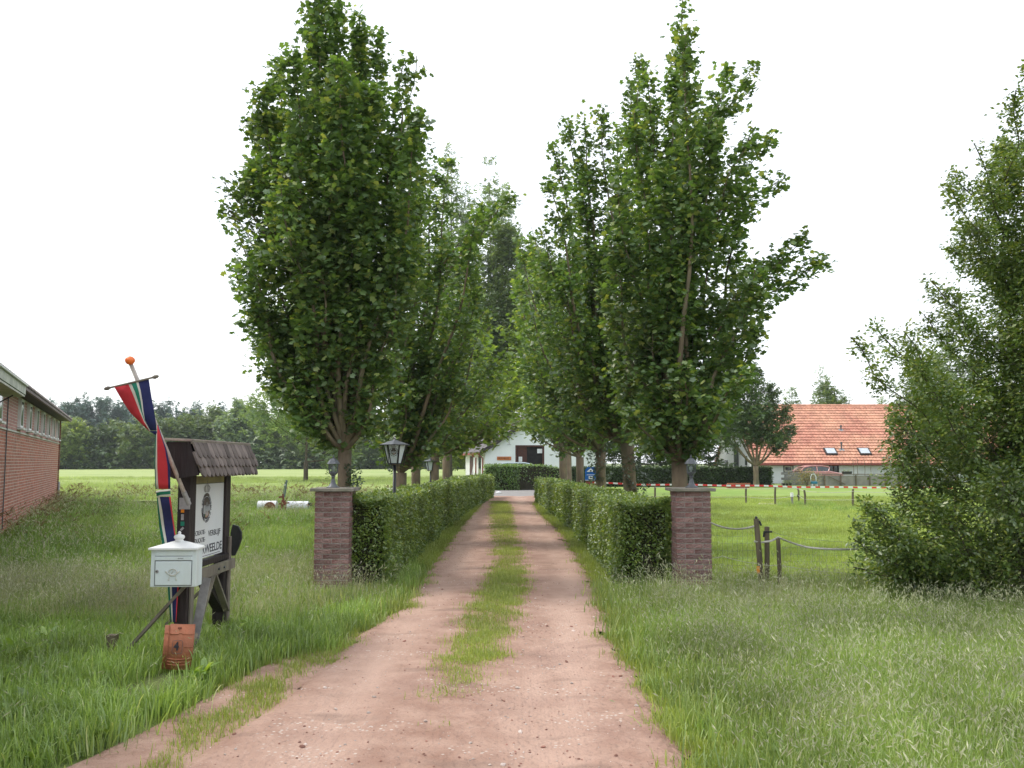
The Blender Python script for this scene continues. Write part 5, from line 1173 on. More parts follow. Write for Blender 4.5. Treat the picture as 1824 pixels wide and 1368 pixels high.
# ------------------------------------------------------------------ tall black lantern posts behind left hedge
def post_lamp(x, y, label, ztop, detail=True):
    root = empty('lantern_post', (x, y, 0), label, 'lamp post', 'black lantern posts behind the left hedge')
    h = ztop; zb = h - .37
    b = MB(); b.tube([(0, 0, 0), (0, 0, zb)], .024, 12); b.build('pole', M['metal_black'], root, smooth=True)
    r0, r1 = .095, .165
    n = 6; rot = math.pi / 2
    def v(r, k, z): a = rot + 6.2832 * (k + .5) / n; return Vector((r * math.cos(a), r * math.sin(a), z))
    b = MB(); fz_ = zb + .02; tz = h - .075
    for k in range(n):
        b.beam(v(r0 * .98, k, fz_ - .01), v(r1, k, tz), .014, .014)
        b.beam(v(r0, k, fz_), v(r0, k + 1, fz_), .012, .016); b.beam(v(r1, k, tz), v(r1, k + 1, tz), .010, .012)
        p0 = v(r1 * 1.12, k, tz); p1 = v(r0 * 1.35, k, fz_ - .03); b.tube([p0, p0.lerp(p1, .5), p1, p1 + Vector((0, 0, -.008)) * 1.2], .005, 5)
    b.build('frame', M['metal_black'], root)
    for k in range(n):
        p = [v(r0 * .95, k, fz_), v(r0 * .95, k + 1, fz_), v(r1 * .97, k + 1, tz), v(r1 * .97, k, tz)]
        g_ = MB(); g_.add(p, [(0, 1, 2, 3)]); g_.build('pane', M['milk'], root)
    b = MB(); b.lathe([(.235, h - .080), (.240, h - .074), (.12, h - .035), (.03, h - .008), (.022, h)], n=6, rot=math.pi / 6); b.build('roof', M['metal_dark'], root)
    b = MB()
    for k in range(30):
        a = 6.283 * k / 30; b.lathe([(.009, 0), (.006, -.012)], c=(.212 * math.cos(a), .212 * math.sin(a), h - .078), n=5)
    b.build('roof_trim', M['metal_dark'], root)
    b = MB(); b.lathe([(.02, 0), (.012, .008), (.02, .018), (.016, .032), (.004, .038)], c=(0, 0, h - .002), n=10); b.build('finial', M['metal_grey'], root, smooth=True)
    if detail:
        # crest on the pane facing the gate
        k = 2; c0 = (v(r0 * .97, 2, fz_) + v(r0 * .97, 3, fz_)) / 2; c1 = (v(r1 * .99, 2, tz) + v(r1 * .99, 3, tz)) / 2
        up = (c1 - c0).normalized(); rt_ = (v(1, 3, 0) - v(1, 2, 0)).normalized(); nn = rt_.cross(up)
        R = Matrix((rt_, up, nn)).transposed(); crest(root, c0.lerp(c1, .62) + nn * .004, R, .042, textring=False)
post_lamp(X(703, 13.2), 13.2, 'black lantern post with white crested panes behind the left hedge', W(703, 783, 13.2).z)
post_lamp(X(767, 27), 27.0, 'smaller looking black lantern post further along the left hedge', W(767, 817, 27).z, False)

# ------------------------------------------------------------------ barn on the left
barn = empty('brick_barn', (BC.x, BC.y, 0), 'long red brick barn with narrow windows at the left edge', 'building', rz=math.atan2(.920, -.392))
# local: x away from camera (wall runs x = -30..0), y inwards, z up
LEN = 30; WT = 2.92
win_x = [-1.3, -3.1, -4.9, -6.7, -8.5, -10.3, -12.1, -15.6]; WW = .55; WZ0, WZ1 = 2.27, 2.86
b = MB(); b.box((-LEN / 2, .16, WT / 2 - .1), (LEN, .304, WT + .2)); b.box((-.15, 4.1, WT / 2 - .1), (.26, 7.6, WT + .2)); b.build('wall_core', M['wall_mortar'], barn)
nC = int(WT / .0625); lo = MB(); hi = MB(); r = random.Random(4)
for c in range(nC):
    z = (c + .5) * .0625; T = lo if z < 2.16 else hi
    segs = [(-LEN, 0)]
    if WZ0 - .03 < z < WZ1 + .03:
        segs = []; e = 0
        for wx in win_x: segs.append((wx + WW / 2, e)); e = wx - WW / 2
        segs.append((-LEN, e))
    for a, e in segs:
        x = e - (r.uniform(.02, .2))
        xs = [e] + list(np.arange(e - .11 * (1 + c % 2), a, -.22)) + [a]
        for i in range(len(xs) - 1):
            if xs[i] - xs[i + 1] < .03: continue
            q = r.uniform(-.002, .003)
            if xs[i] < -19: 
                if i == 1: T.box(((xs[1] + a) / 2, .014 + q, z), (xs[1] - a, .026, .0475))
                if i >= 1: break
            T.box(((xs[i] + xs[i + 1]) / 2, .014 + q, z), (xs[i] - xs[i + 1] - .012, .026, .0475))
o = lo.build('brickwork', M['wall_brick'], barn, kind='stuff'); o = hi.build('brickwork', M['wall_brick_hi'], barn, kind='stuff')
b = MB(); b.box((-LEN / 2, -.002, 2.165), (LEN, .03, .03)); b.build('string_course', M['old_white'], barn)
for wx in win_x:
    f = MB(); zc = (WZ0 + WZ1) / 2; hh = WZ1 - WZ0
    f.box((wx - WW / 2 + .03, .02, zc), (.05, .16, hh)); f.box((wx + WW / 2 - .03, .02, zc), (.05, .16, hh)); f.box((wx, .02, WZ1 - .025), (WW - .11, .16, .05)); f.box((wx, .02, WZ0 + .02), (WW - .11, .16, .04))
    wnd = f.build('window', M['white_paint'], barn)
    g_ = MB(); g_.box((wx, -.045, zc), (WW - .09, .02, hh - .08)); g_.build('pane', M['win_glass'], wnd)
    g_ = MB(); g_.box((wx, -.06, WZ0 - .03), (WW + .08, .12, .035)); g_.build('sill', M['white_paint'], wnd)
for c in range(int(WT / .0625)):
    pass
b = MB(); 
for c in range(47):
    b.box((.10, .12 + .0, c * .0625 + .03), (.23, .30 + (.008 if c % 2 else 0), .052))
b.build('corner_brickwork', M['barn_corner'], barn, kind='stuff')
b = MB(); b.tube([(.0, -.05, 0), (.0, -.05, .35), (0, -.05, .9)], .035, 8); b.build('downpipe', M['metal_grey'], barn, smooth=True)
b = MB(); b.box((-LEN / 2 + .1, -.14, WT + .02), (LEN + .4, .30, .05)); b.build('eave_soffit', M['dark_wood'], barn)
# corrugated roof
V = []; F = []; nx = 420; x0, x1 = -LEN, .55
for j in range(5):
    yy = -.34 + 8 * j / 4
    for i in range(nx + 1):
        xx = x0 + (x1 - x0) * i / nx; V.append((xx, yy, WT + .05 + (yy + .34) * .36 + .024 * math.sin(i * 6.2832 / 4) + (.012 if False else 0)))
for j in range(4):
    for i in range(nx): a = j * (nx + 1) + i; F.append((a, a + 1, a + nx + 2, a + nx + 1))
b = MB(); b.add(V, F); o = b.build('roof', M['corrugated'], barn); sf = o.modifiers.new('s', 'SOLIDIFY'); sf.thickness = .03; sf.offset = 1
b = MB(); b.box((-LEN / 2 + .2, -.30, WT + .035), (LEN + .6, .05, .10)); b.build('fascia_board', M['old_white'].copy() if False else M['corrugated'], barn)
b = MB(); b.prism([(.02, -.3, WT), (.02, 7.6, WT), (.02, 7.6, WT + 2.8)], (.03, 0, 0)); b.build('gable_wall', M['wall_brick'], barn)
cb_ = MB(); cb_.box((-17.9, -.26, 2.70), (4.4, .34, .03)); cb_.build('canopy_board', M['old_white'], barn)
cb_ = MB(); cb_.box((-17.9, -.425, 2.80), (4.5, .025, .14)); cb_.build('canopy_board', M['old_white'], barn)
cb_ = MB(); cb_.box((-15.67, -.25, 2.80), (.03, .32, .15)); cb_.build('canopy_board', M['old_white'], barn)
cb_ = MB(); cb_.box((-17.9, -.27, 2.89), (4.6, .40, .025)); cb_.build('canopy_roof', M['white_paint'], barn)
b = MB(); b.beam((-16.2, -.3, 2.68), (-16.2, -.02, 2.5), .02, .02); b.build('canopy_brace', M['dark_wood'], barn)
b = MB(); b.box((-14.25, -.02, 1.6), (.02, .02, 2.6)); b.build('conduit', M['metal_dark'], barn)
b = MB(); b.box((-16.6, -.015, 1.3), (.9, .03, 2.5)); b.build('door', M['brown_frame'], barn)

# ------------------------------------------------------------------ farm roller on the left
rx, ry = X(508, 27.2), 27.2
ro = empty('field_roller', (rx, ry, 0), 'white steel field roller with rusty disc and upright jack', 'farm implement')
def cyl(mbx, c, r_, w_, n=20): mbx.tube([(c[0] - w_ / 2, c[1], c[2]), (c[0] + w_ / 2, c[1], c[2])], r_, n)
b = MB(); cyl(b, (-.50, 0, .22), .17, .55); b.build('drum', M['steel'], ro, smooth=False)
b = MB(); cyl(b, (.42, 0, .22), .16, .62); b.build('drum', M['steel'], ro)
b = MB(); cyl(b, (-.30, -.2, .20), .001, .001); b.tube([(-.36, -.30, .20), (-.36, -.27, .20)], .17, 24); b.build('disc', M['rust'], ro)
b = MB(); b.beam((-.06, -.1, .02), (-.02, -.1, .42), .06, .06); b.beam((.07, -.1, .05), (.03, -.1, .40), .05, .05); b.beam((-.14, -.1, .30), (.16, -.12, .34), .04, .04); b.beam((-.14, -.12, .50), (0, -.1, .52), .05, .05); b.beam((.0, -.1, .40), (-.02, -.1, .60), .05, .05); b.beam((-.1, -.14, .10), (.12, -.1, .50), .02, .02); b.build('drawbar_frame', M['rust'], ro)
b = MB(); b.beam((.02, -.1, .50), (.09, -.1, 1.0), .045, .045); b.beam((-.035, -.1, .52), (.045, -.1, .96), .018, .018); b.beam((.045, -.1, 1.0), (.10, -.1, 1.0), .02, .02); b.build('jack', M['jack'], ro)
b = MB(); b.beam((.0, -.125, .86), (.06, -.125, .87), .02, .03); b.build('jack_label', M['white_paint'], ro)
b = MB(); b.box((.78, 0, .28), (.10, .12, .08)); b.build('axle_block', M['metal_black'], ro)

# ------------------------------------------------------------------ white garage house at the end
GY = 62
gx0 = X(864, GY); gxr = X(962, GY); gx1 = 2 * gxr - gx0; ez = W(0, 803, GY).z; rz_ = W(0, 737, GY).z
gh = empty('garage_house', (gxr, GY, 0), 'white gabled house with wide dark doorway at the end of the track', 'building')
hw = gxr - gx0; depth = 11; dxs = -1.9
def gp(x_, y_, z_): return (x_ + dxs * (y_ / depth), y_, z_)     # house turned a little: its left side shows
dx0, dx1 = X(918, GY) - gxr, X(969, GY) - gxr; dzt = W(0, 793, GY).z
b = MB()
def quad(mbx, x0_, x1_, z0_, z1_, y_=0): mbx.add([(x0_, y_, z0_), (x1_, y_, z0_), (x1_, y_, z1_), (x0_, y_, z1_)], [(0, 1, 2, 3)])
sl_ = (rz_ - ez) / hw
b.prism([(-hw, 0, -.1), (dx0, 0, -.1), (dx0, 0, ez + (dx0 + hw) * sl_ ), (-hw, 0, ez)], (0, .25, 0))
b.prism([(dx0, 0, dzt), (dx1, 0, dzt), (dx1, 0, rz_ - dx1 * sl_ if dx1 > 0 else ez + (dx1 + hw) * sl_), (0, 0, rz_), (dx0, 0, ez + (dx0 + hw) * sl_)] if dx1 > 0 else [(dx0, 0, dzt), (dx1, 0, dzt), (dx1, 0, ez + (dx1 + hw) * sl_), (dx0, 0, ez + (dx0 + hw) * sl_)], (0, .25, 0))
b.prism([(dx1, 0, -.1), (hw, 0, -.1), (hw, 0, ez), (max(dx1, 0.0), 0, rz_ - max(dx1, 0) * sl_)], (0, .25, 0))
b.build('front_wall', M['white_wall_shaded'], gh)
b = MB(); b.prism([gp(-hw, .26, -.1), gp(-hw, depth, -.1), gp(-hw, depth, ez), gp(-hw, .26, ez)], (.2, 0, 0)); b.build('side_wall', M['white_paint'], gh)  # sunlit side: neutral white, its brightness against the front is in the colour
b = MB(); b.prism([gp(hw, .26, -.1), gp(hw, depth, -.1), gp(hw, depth, ez), gp(hw, .26, ez)], (-.2, 0, 0)); b.build('side_wall', M['white_wall_shaded'], gh)
b = MB(); b.box((0, depth - .2, ez / 2), (2 * hw - 1, .2, ez)); b.build('back_wall', M['white_wall_shaded'], gh)
for sgn in (-1, 1):
    b = MB(); e_ = .35
    pts = [(sgn * (hw + e_), -.3, ez - e_ * sl_ + .10), (0, -.3, rz_ + .10), gp(0, depth, rz_ + .10), gp(sgn * (hw + e_), depth, ez - e_ * sl_ + .10)]
    b.prism(pts, (0, 0, .10)); b.build('roof', M['slate'], gh)
    b = MB(); b.prism([(sgn * (hw + e_), -.34, ez - e_ * sl_ - .12), (0, -.34, rz_ - .12), (0, -.34, rz_ + .215), (sgn * (hw + e_), -.34, ez - e_ * sl_ + .205)], (0, .035, 0)); b.build('barge_board', M['barge'], gh)
b = MB(); b.beam(gp(-hw - .42, -.25, ez - .18), gp(-hw - .42, depth, ez - .18), .12, .12); b.build('gutter', M['gutter'], gh)
for yy in (.6, 4.2):
    b = MB(); p0 = gp(-hw - .40, yy, ez - .2); p1 = gp(-hw - .08, yy, ez - .5); p2 = gp(-hw - .08, yy, 0.1); b.tube([p0, (p0[0] * .6 + p1[0] * .4, p1[1], p0[2] - .12), p1, p2], .05, 8); b.build('downpipe', M['gutter'], gh, smooth=True)
b = MB(); b.prism([gp(-hw - .02, 6.3, .1), gp(-hw - .02, 8.2, .1), gp(-hw - .02, 8.2, 2.0), gp(-hw - .02, 6.3, 2.0)], (.05, 0, 0)); b.build('side_door', M['brown_frame'], gh)
b = MB(); b.prism([gp(-hw - .03, 2.0, .1), gp(-hw - .03, 3.2, .1), gp(-hw - .03, 3.2, 2.0), gp(-hw - .03, 2.0, 2.0)], (.05, 0, 0)); b.build('side_window', M['win_glass'], gh)
fr = MB()
for x_ in (dx0 + .07, dx1 - .05): fr.box((x_, .05, dzt / 2), (.14, .12, dzt))
fr.box(((dx0 + dx1) / 2, .05, dzt - .06), (dx1 - dx0 - .28, .12, .12)); fr.build('door_frame', M['brown_frame'], gh)
b = MB(); b.box(((dx0 + dx1) / 2, .16, dzt / 2 - .05), (dx1 - dx0 - .1, .05, dzt)); b.build('doorway_shade', M['void'], gh)  # dark sheet across the open doorway, the unlit inside painted as colour
b = MB(); b.box((dx0 + .48, .10, dzt / 2), (.62, .05, dzt - .2)); b.build('brown_door_leaf', M['brown_frame'], gh)
b = MB(); b.box((dx1 - .28, .10, dzt - .40), (.36, .04, .30)); b.build('bright_pane', M['paper'], gh)
nx_ = X(927, GY) - gxr; nz_ = W(0, 818, GY).z
b = MB(); b.box((nx_, .06, nz_), (.24, .02, .34)); ntc = b.build('paper_notice', M['paper'], gh)
b = MB()
for q in range(5): b.box((nx_, .048, nz_ + .10 - q * .05), (.16, .003, .012))
b.build('notice_print', M['crest_grey'], gh)
wx_ = X(898, GY) - gxr; wz_ = W(0, 816.5, GY).z
b = MB(); b.box((wx_, -.03, wz_), (.98, .04, .25)); b.build('name_board', M['wood_sign'], gh, bevel=.01)
text('DE ZWEELDE', .15, M['brown_frame'], gh, (wx_ - .42, -.055, wz_ - .05), (math.pi / 2, 0, 0), sx=.82)
for q in (X(893, GY), X(907, GY)):
    b = MB(); xx = q - gxr; zz = W(0, 785, GY).z; b.box((xx, -.02, zz), (.03, .02, .55)); b.box((xx, -.022, zz - .27), (.3, .02, .025)); b.box((xx, -.022, zz + .25), (.2, .02, .025)); 
    if q > X(900, GY): b.build('wall_anchor', M['metal_grey'], gh)
b = MB(); b.lathe([(.12, 0), (.10, .5), (.13, .55)], c=(-hw * .52, .6, ez + hw * .48 * sl_), n=10); b.build('roof_vent', M['metal_dark'], gh)
# white leaning staircase rail / bench by the side wall
b = MB(); b.beam((X(838, 61), 61, .05), (X(846, 61), 61, 1.9), .05, .05); b.build('leaning_pole', M['white_paint'], label='thin white pole leaning at the left wall of the garage house', cat='pole')
b = MB(); b.prism([(X(836, 60), 60, .1), (X(862, 60), 60, .1), (X(862, 60), 60, .75), (X(855, 60), 60, .78), (X(848, 60), 60, .45), (X(836, 60), 60, .38)], (0, .4, 0)); b.build('white_bench', M['white_paint'], label='low white garden bench left of the garage house', cat='bench', bevel=.02)

# ------------------------------------------------------------------ cars (mostly hidden)
def car(name, label, x, y, L_, H_, m, rz, hatch=.2):
    root = empty(name, (x, y, 0), label, 'car', rz=rz); Wd = 1.7
    def body_profile(): return [(-L_ / 2, .35), (-L_ / 2 + .02, .75), (-L_ / 2 + .25, .92), (L_ / 2 - .95, .95), (L_ / 2 - .08, .78), (L_ / 2, .5), (L_ / 2 - .05, .28), (-L_ / 2 + .1, .28)]
    b = MB(); b.prism([(px_, -Wd / 2, pz_) for px_, pz_ in body_profile()], (0, Wd, 0)); b.build('body', m, root, bevel=.06)
    cab = [(-L_ / 2 + .15, .92), (-L_ / 2 + .45, H_ - .10), (-L_ / 2 + .9, H_ - .01), (.15, H_), (.62, H_ - .10), (L_ / 2 - 1.05, .94)]
    def narrow(p, side, k=0.): z = (p[1] - .92) / (H_ - .92); return (p[0], side * (Wd / 2 - .04 - .18 * z + k), p[1])
    V = [narrow(p, -1) for p in cab] + [narrow(p, 1) for p in cab]; n = len(cab)
    b = MB(); b.add(V, [tuple(range(n)), tuple(range(2 * n - 1, n - 1, -1))] + [(i, i + n, (i + 1) % n + n, (i + 1) % n) for i in range(n)]); b.build('cabin', M['win_glass'], root, smooth=False)
    b = MB()
    for s_ in (-1, 1):
        b.tube([narrow(p, s_, .01) for p in cab], .045, 6)
        b.beam(narrow((-.25, .92), s_, .012), narrow((-.25, H_), s_, .012), .07, .03)
    rp = [cab[1], cab[2], cab[3], cab[4]]
    VV = [narrow(p, -1, .01) for p in rp] + [narrow(p, 1, .01) for p in rp]; VV = [(a, b_, c_ + .035) for a, b_, c_ in VV]
    b.add(VV, [(0, 4, 5, 1), (1, 5, 6, 2), (2, 6, 7, 3)]); b.build('roof', m, root, smooth=False)
    for wx, wy in ((-L_ / 2 + .75, -1), (L_ / 2 - .8, -1), (-L_ / 2 + .75, 1), (L_ / 2 - .8, 1)):
        w2 = MB(); w2.tube([(wx, wy * (Wd / 2 - .2), .31), (wx, wy * (Wd / 2 + .01), .31)], .31, 20); ww = w2.build('wheel', M['tyre'], root)
        w2 = MB(); w2.tube([(wx, wy * (Wd / 2), .31), (wx, wy * (Wd / 2 + .02), .31)], .19, 14); w2.build('rim', M['metal_grey'], ww)
    return root
car('parked_car', 'pale silver car parked behind the laurel hedge', X(930, 56.5), 56.5, 3.9, W(0, 825, 56.5).z + .02, M['car_white'], 0.0)
car('parked_car', 'faded red car parked behind the concrete block wall', X(1455, 61.5), 61.5, 3.1, W(0, 834.5, 61.5).z + .30 - .12, M['car_pink'], 0.0)

# ------------------------------------------------------------------ farmhouse on the right
FY = 66.0; fx0 = X(1346, FY); FL = 24; FD = 12.5; ez = W(0, 824, FY).z; rzf = W(0, 724, FY + FD / 2).z
fh = empty('farmhouse', (fx0, FY, 0), 'white farmhouse under a big orange tiled roof', 'building')
W1, W2 = X(1395, FY) - fx0, X(1413, FY) - fx0; W3, W4 = X(1476, FY) - fx0, X(1494, FY) - fx0; wt, wb = W(0, 828.5, FY).z, W(0, 841.5, FY).z
b = MB()
xs = [0, W1, W2, W3, W4, FL]
for i in (0, 2, 4): b.box(((xs[i] + xs[i + 1]) / 2, .15, ez / 2), (xs[i + 1] - xs[i], .3, ez))
for a, e in ((W1, W2), (W3, W4)):
    b.box(((a + e) / 2, .15, wb / 2), (e - a, .3, wb)); b.box(((a + e) / 2, .15, (wt + ez) / 2), (e - a, .3, ez - wt))
b.build('front_wall', M['white_wall_shaded'], fh)
b = MB(); mid = FD / 2
b.prism([(0, .301, -.1), (0, FD, -.1), (0, FD, ez), (0, mid, rzf - .15), (0, .301, ez)], (.28, 0, 0)); gab = b.build('gable_wall', M['white_paint'], fh)  # gable towards the sun painted neutral white against the blue-shaded front
b = MB(); b.box((FL / 2, FD - .1, ez / 2), (FL - .6, .2, ez)); b.build('back_wall', M['white_wall_shaded'], fh)
# gable windows
def gwin(y_, z0, z1, w_, nm='window'):
    f = MB(); f.box((-.03, y_, (z0 + z1) / 2), (.06, w_, z1 - z0)); o = f.build(nm, M['barge'], fh)
    g_ = MB(); g_.box((-.066, y_ - w_ * .22, (z0 + z1) / 2), (.012, w_ * .36, z1 - z0 - .1)); g_.box((-.066, y_ + w_ * .22, (z0 + z1) / 2), (.012, w_ * .36, z1 - z0 - .1)); g_.build('pane', M['win_glass'], o)
gwin(5.6, .6, 3.0, 1.3); gwin(2.6, 1.3, 2.0, .45); gwin(.75, .7, 1.5, .5); gwin(9.0, .4, 1.7, .9, 'door')
for y_ in (3.6, 8.0):
    b = MB(); b.tube([(-.0, y_, 2.2), (-.12, y_, 2.3), (-.2, y_, 2.18)], .03, 6); b.build('wall_lamp', M['metal_black'], fh)
for a, e, c in ((W1, W2, 'old_white'), (W3, W4, 'brown_frame')):
    f = MB(); z0, z1 = wb, wt; cx_ = (a + e) / 2; cz_ = (z0 + z1) / 2
    for xx in (a + .035, e - .035): f.box((xx, .05, cz_), (.07, .14, z1 - z0))
    f.box((cx_, .05, z1 - .035), (e - a - .14, .14, .07)); f.box((cx_, .05, z0 + .03), (e - a - .14, .14, .06)); wf = f.build('window', M['barge'], fh)
    s = MB()
    if c == 'old_white':
        for xx in (a + .11, e - .11): s.box((xx, .02, cz_), (.08, .06, z1 - z0 - .14))
        s.box((cx_, .02, z1 - .11), (e - a - .3, .06, .08)); s.box((cx_, .02, z0 + .10), (e - a - .3, .06, .08))
    else: s.box((cx_, .02, cz_), (.05, .06, z1 - z0 - .14))
    s.build('sash', M[c], wf)
    g_ = MB(); g_.box((cx_, .08, cz_), (e - a - .1, .02, z1 - z0 - .1)); g_.build('pane', M['win_glass'], wf)
# roof with pantiles laid in courses
up_ = Vector((0, mid + .35, rzf - (ez - .12))); SLp = up_.length; ud = up_.normalized(); nd = Vector((0, -ud.z, ud.y))
NR = 21; tw = .235; b = MB(); O = Vector((-.22, -.35, ez - .10)); ntile = int((FL + .4) / tw)
V = []; F = []; idx = 0; rr_ = random.Random(9)
for row in range(NR):
    a0 = SLp * row / NR; a1 = SLp * (row + 1) / NR + .05; lift0 = .085; 
    for i in range(ntile):
        x_ = i * tw; q = rr_.uniform(-.004, .004)
        sec = [(0, .0), (.06, .028), (.12, .022), (.18, -.004), (.225, .006)]
        for (a_, l_) in ((a0, lift0 + q), (a1, .010)):
            for sx_, sz_ in sec: V.append(tuple(O + Vector((x_ + sx_, 0, 0)) + ud * a_ + nd * (l_ + sz_)))
        for k in range(4): F.append((idx + k, idx + k + 1, idx + 6 + k, idx + 5 + k))
        for sx_, sz_ in sec: V.append(tuple(O + Vector((x_ + sx_, 0, 0)) + ud * a0 + nd * (-.01 + sz_)))
        for k in range(4): F.append((idx + 10 + k, idx + 11 + k, idx + k + 1, idx + k))
        idx += 15
b.add(V, F); b.build('roof_tiles', M['tile_roof'], fh, kind='stuff')
b = MB(); b.prism([tuple(O + nd * -.02), tuple(O + nd * -.02 + ud * SLp), tuple(O + nd * -.14 + ud * SLp), tuple(O + nd * -.14)], (FL + .4, 0, 0)); b.build('roof_deck', M['gutter'], fh)
b = MB(); b.prism([(-.2, mid + .02, rzf + .05), (-.2, FD + .3, ez - .1), (-.2, FD + .3, ez - .25), (-.2, mid + .02, rzf - .1)], (FL + .4, 0, 0)); b.build('roof_back', M['tile_roof'], fh)
for i in range(int((FL + .4) / .4)):
    b_ = (i == 0)
rm = MB(); rm.tube([(0, 0, 0), (.41, 0, 0)], [.115, .13], 10); rme = rm.mesh('ridge_tile', M['tile_roof'])
for i in range(int((FL + .4) / .4)):
    o = D.objects.new('ridge_tile', rme); COL.objects.link(o); o.parent = fh; o.location = (-.2 + i * .4, mid, rzf + .06)
b = MB(); b.beam((-.2, -.42, ez - .10), (FL, -.42, ez - .10), .13, .13); b.build('gutter', M['gutter'], fh)
def on_roof(px_, py_):
    # point on the front roof plane seen at this pixel
    o_ = Vector((0, 0, CAMZ)); dr = (W(px_, py_, 70) - o_); P0 = O + Vector((fx0, FY, 0)); t_ = (P0 - o_).dot(nd) / dr.dot(nd)
    return o_ + dr * t_ - Vector((fx0, FY, 0))
Rr = Matrix((Vector((1, 0, 0)), ud, nd)).transposed()
for cx_, cy_ in ((1479, 806), (1539, 806)):
    p = on_roof(cx_, cy_); f = MB(); f.box(p + nd * .10, (.86, .84, .12), Rr); sk = f.build('skylight', M['barge'], fh)
    g_ = MB(); g_.box(p + nd * .165, (.68, .64, .02), Rr); g_.build('pane', M['skyl'], sk)
for cx_, cy_, hh in ((1498, 768, .42), (1499, 803, .62)):
    p = on_roof(cx_, cy_); f = MB(); f.tube([tuple(p), tuple(p + Vector((0, 0, hh)))], .05, 10); f.tube([tuple(p + Vector((0, 0, hh - .1))), tuple(p + Vector((0, 0, hh + .04)))], .08, 10); fo = f.build('vent_pipe', M['metal_dark'], fh)
    g_ = MB(); g_.box(p + nd * .08, (.36, .30, .03), Rr); g_.build('flashing', M['metal_grey'], fo)

# ------------------------------------------------------------------ yard objects before the farmhouse
BY = 60.0
bw = empty('block_wall', (X(1391, BY), BY, 0), 'low grey concrete block wall in front of the farmhouse', 'wall')
x0_, x1_ = 0, X(1440, BY) - X(1391, BY); htop = W(0, 841, BY).z; bm_ = MB(); bm_.box((0, 0, 0), (.43, .16, .165)); bme = bm_.mesh('concrete_block', M['block'])
nrow = 5; bh = htop / nrow
for rw in range(nrow):
    x_ = x0_ + (.22 if rw % 2 else .44)/2*0
    k_ = 0
    while x_ < x1_:
        o = D.objects.new('concrete_block', bme); COL.objects.link(o); o.parent = bw; o.location = (x_ + .22 + (.22 if rw % 2 else 0), random.uniform(-.006, .006), bh * (rw + .5)); o.scale = (1, 1, bh * .94 / .165); x_ += .445
b = MB(); b.box(((x0_ + x1_) / 2 + .2, .0, htop / 2 - .01), (x1_ - x0_ - .05, .12, htop - .04)); b.build('mortar_core', M['mortar'], bw)
cw = empty('concrete_fence', (X(1440, 59), 59.0, 0), 'long low concrete panel wall with wooden posts behind the paddock', 'wall')
cl_ = 9.5; ht = W(0, 844, 59).z
b = MB(); b.box((cl_ / 2, 0, ht / 2 - .06), (cl_, .08, ht - .1)); b.build('panel', M['concrete'], cw)
b = MB(); b.box((cl_ / 2, -.02, ht - .03), (cl_, .16, .06)); b.build('top_rail', M['grey_wood'], cw)
for k_ in range(9):
    b = MB(); b.box((.9 + k_ * 1.02 + random.uniform(-.15, .15), -.12, (ht - .1) / 2), (.07, .07, ht - .05)); b.build('post', M['post_wood'], cw)
b = MB(); b.beam((1.2, -.17, ht - .15), (2.3, -.17, .1), .05, .05); b.build('brace', M['post_wood'], cw)
# planters, pots
b = MB(); b.box((0, 0, .08), (.55, .22, .16), taper=1.1); pl = b.build('planter_box', M['metal_black'], label='dark flower box standing on the wall under the house', cat='planter', loc=(X(1508, 59), 59.0, ht))
r = np.random.default_rng(3); link('plants', leaves_mesh('plants', np.stack([r.uniform(-.25, .25, 80), r.uniform(-.08, .08, 80), .16 + r.uniform(0, .12, 80)], -1), .06, TL, M['leaf_bg_light'], 4), pl, kind='stuff')
for k_, px_ in enumerate((1395, 1401, 1407)):
    b = MB(); b.lathe([(.07, 0), (.09, .16)], n=10); po = b.build('flower_pot', M['metal_black'], loc=(X(px_, 59.4), 59.4, 0), label=['left black flower pot before the block wall', 'middle black flower pot before the block wall', 'right black flower pot before the block wall'][k_], cat='pot', group='black pots before the block wall')
    link('plants', leaves_mesh('plants', np.stack([r.normal(0, .07, 60), r.normal(0, .07, 60), .16 + r.uniform(0, .2, 60)], -1), .07, TL, M['leaf_bg_light'], 5 + k_), po, kind='stuff')
# rose bush
P = r.normal(0, 1, (1600, 3)) * np.array([.42, .3, .26]) + np.array([0, 0, .62]); P = P[P[:, 2] > .02]
rb_ = empty('rose_bush', (X(1436, 58), 58.0, 0), 'straggly reddish rose bush before the block wall', 'bush')
link('crown', leaves_mesh('crown', P, .09, TL, leafmat('rose_leaf', (.12, .16, .04), (.28, .20, .09), (.30, .34, .10)), 9), rb_, kind='stuff')
b = MB()
for k_ in range(7): a = k_ * .9; b.tube([(0, 0, 0), (.2 * math.cos(a), .15 * math.sin(a), .5), (.4 * math.cos(a), .3 * math.sin(a), .85)], .012, 5)
b.build('stems', M['bark_dark'], rb_)
# teal and white child's seat
ch = empty('garden_chair', (X(1449, 56), 56.0, 0), 'small teal and white plastic chair by the rose bush', 'chair')
b = MB(); b.box((0, 0, .28), (.34, .3, .16)); b.build('seat', M['teal'], ch, bevel=.03)
b = MB(); b.tube([(-.15, .1, .3), (-.17, .12, .62), (-.08, .13, .80), (.08, .13, .80), (.17, .12, .62), (.15, .1, .3)], .028, 8); b.build('backrest', M['white_paint'], ch, smooth=True)
for sx_ in (-.13, .13):
    for sy_ in (-.11, .11): b = MB(); b.beam((sx_, sy_, .22), (sx_ * 1.2, sy_ * 1.2, 0), .035, .035); b.build('leg', M['white_paint'], ch)
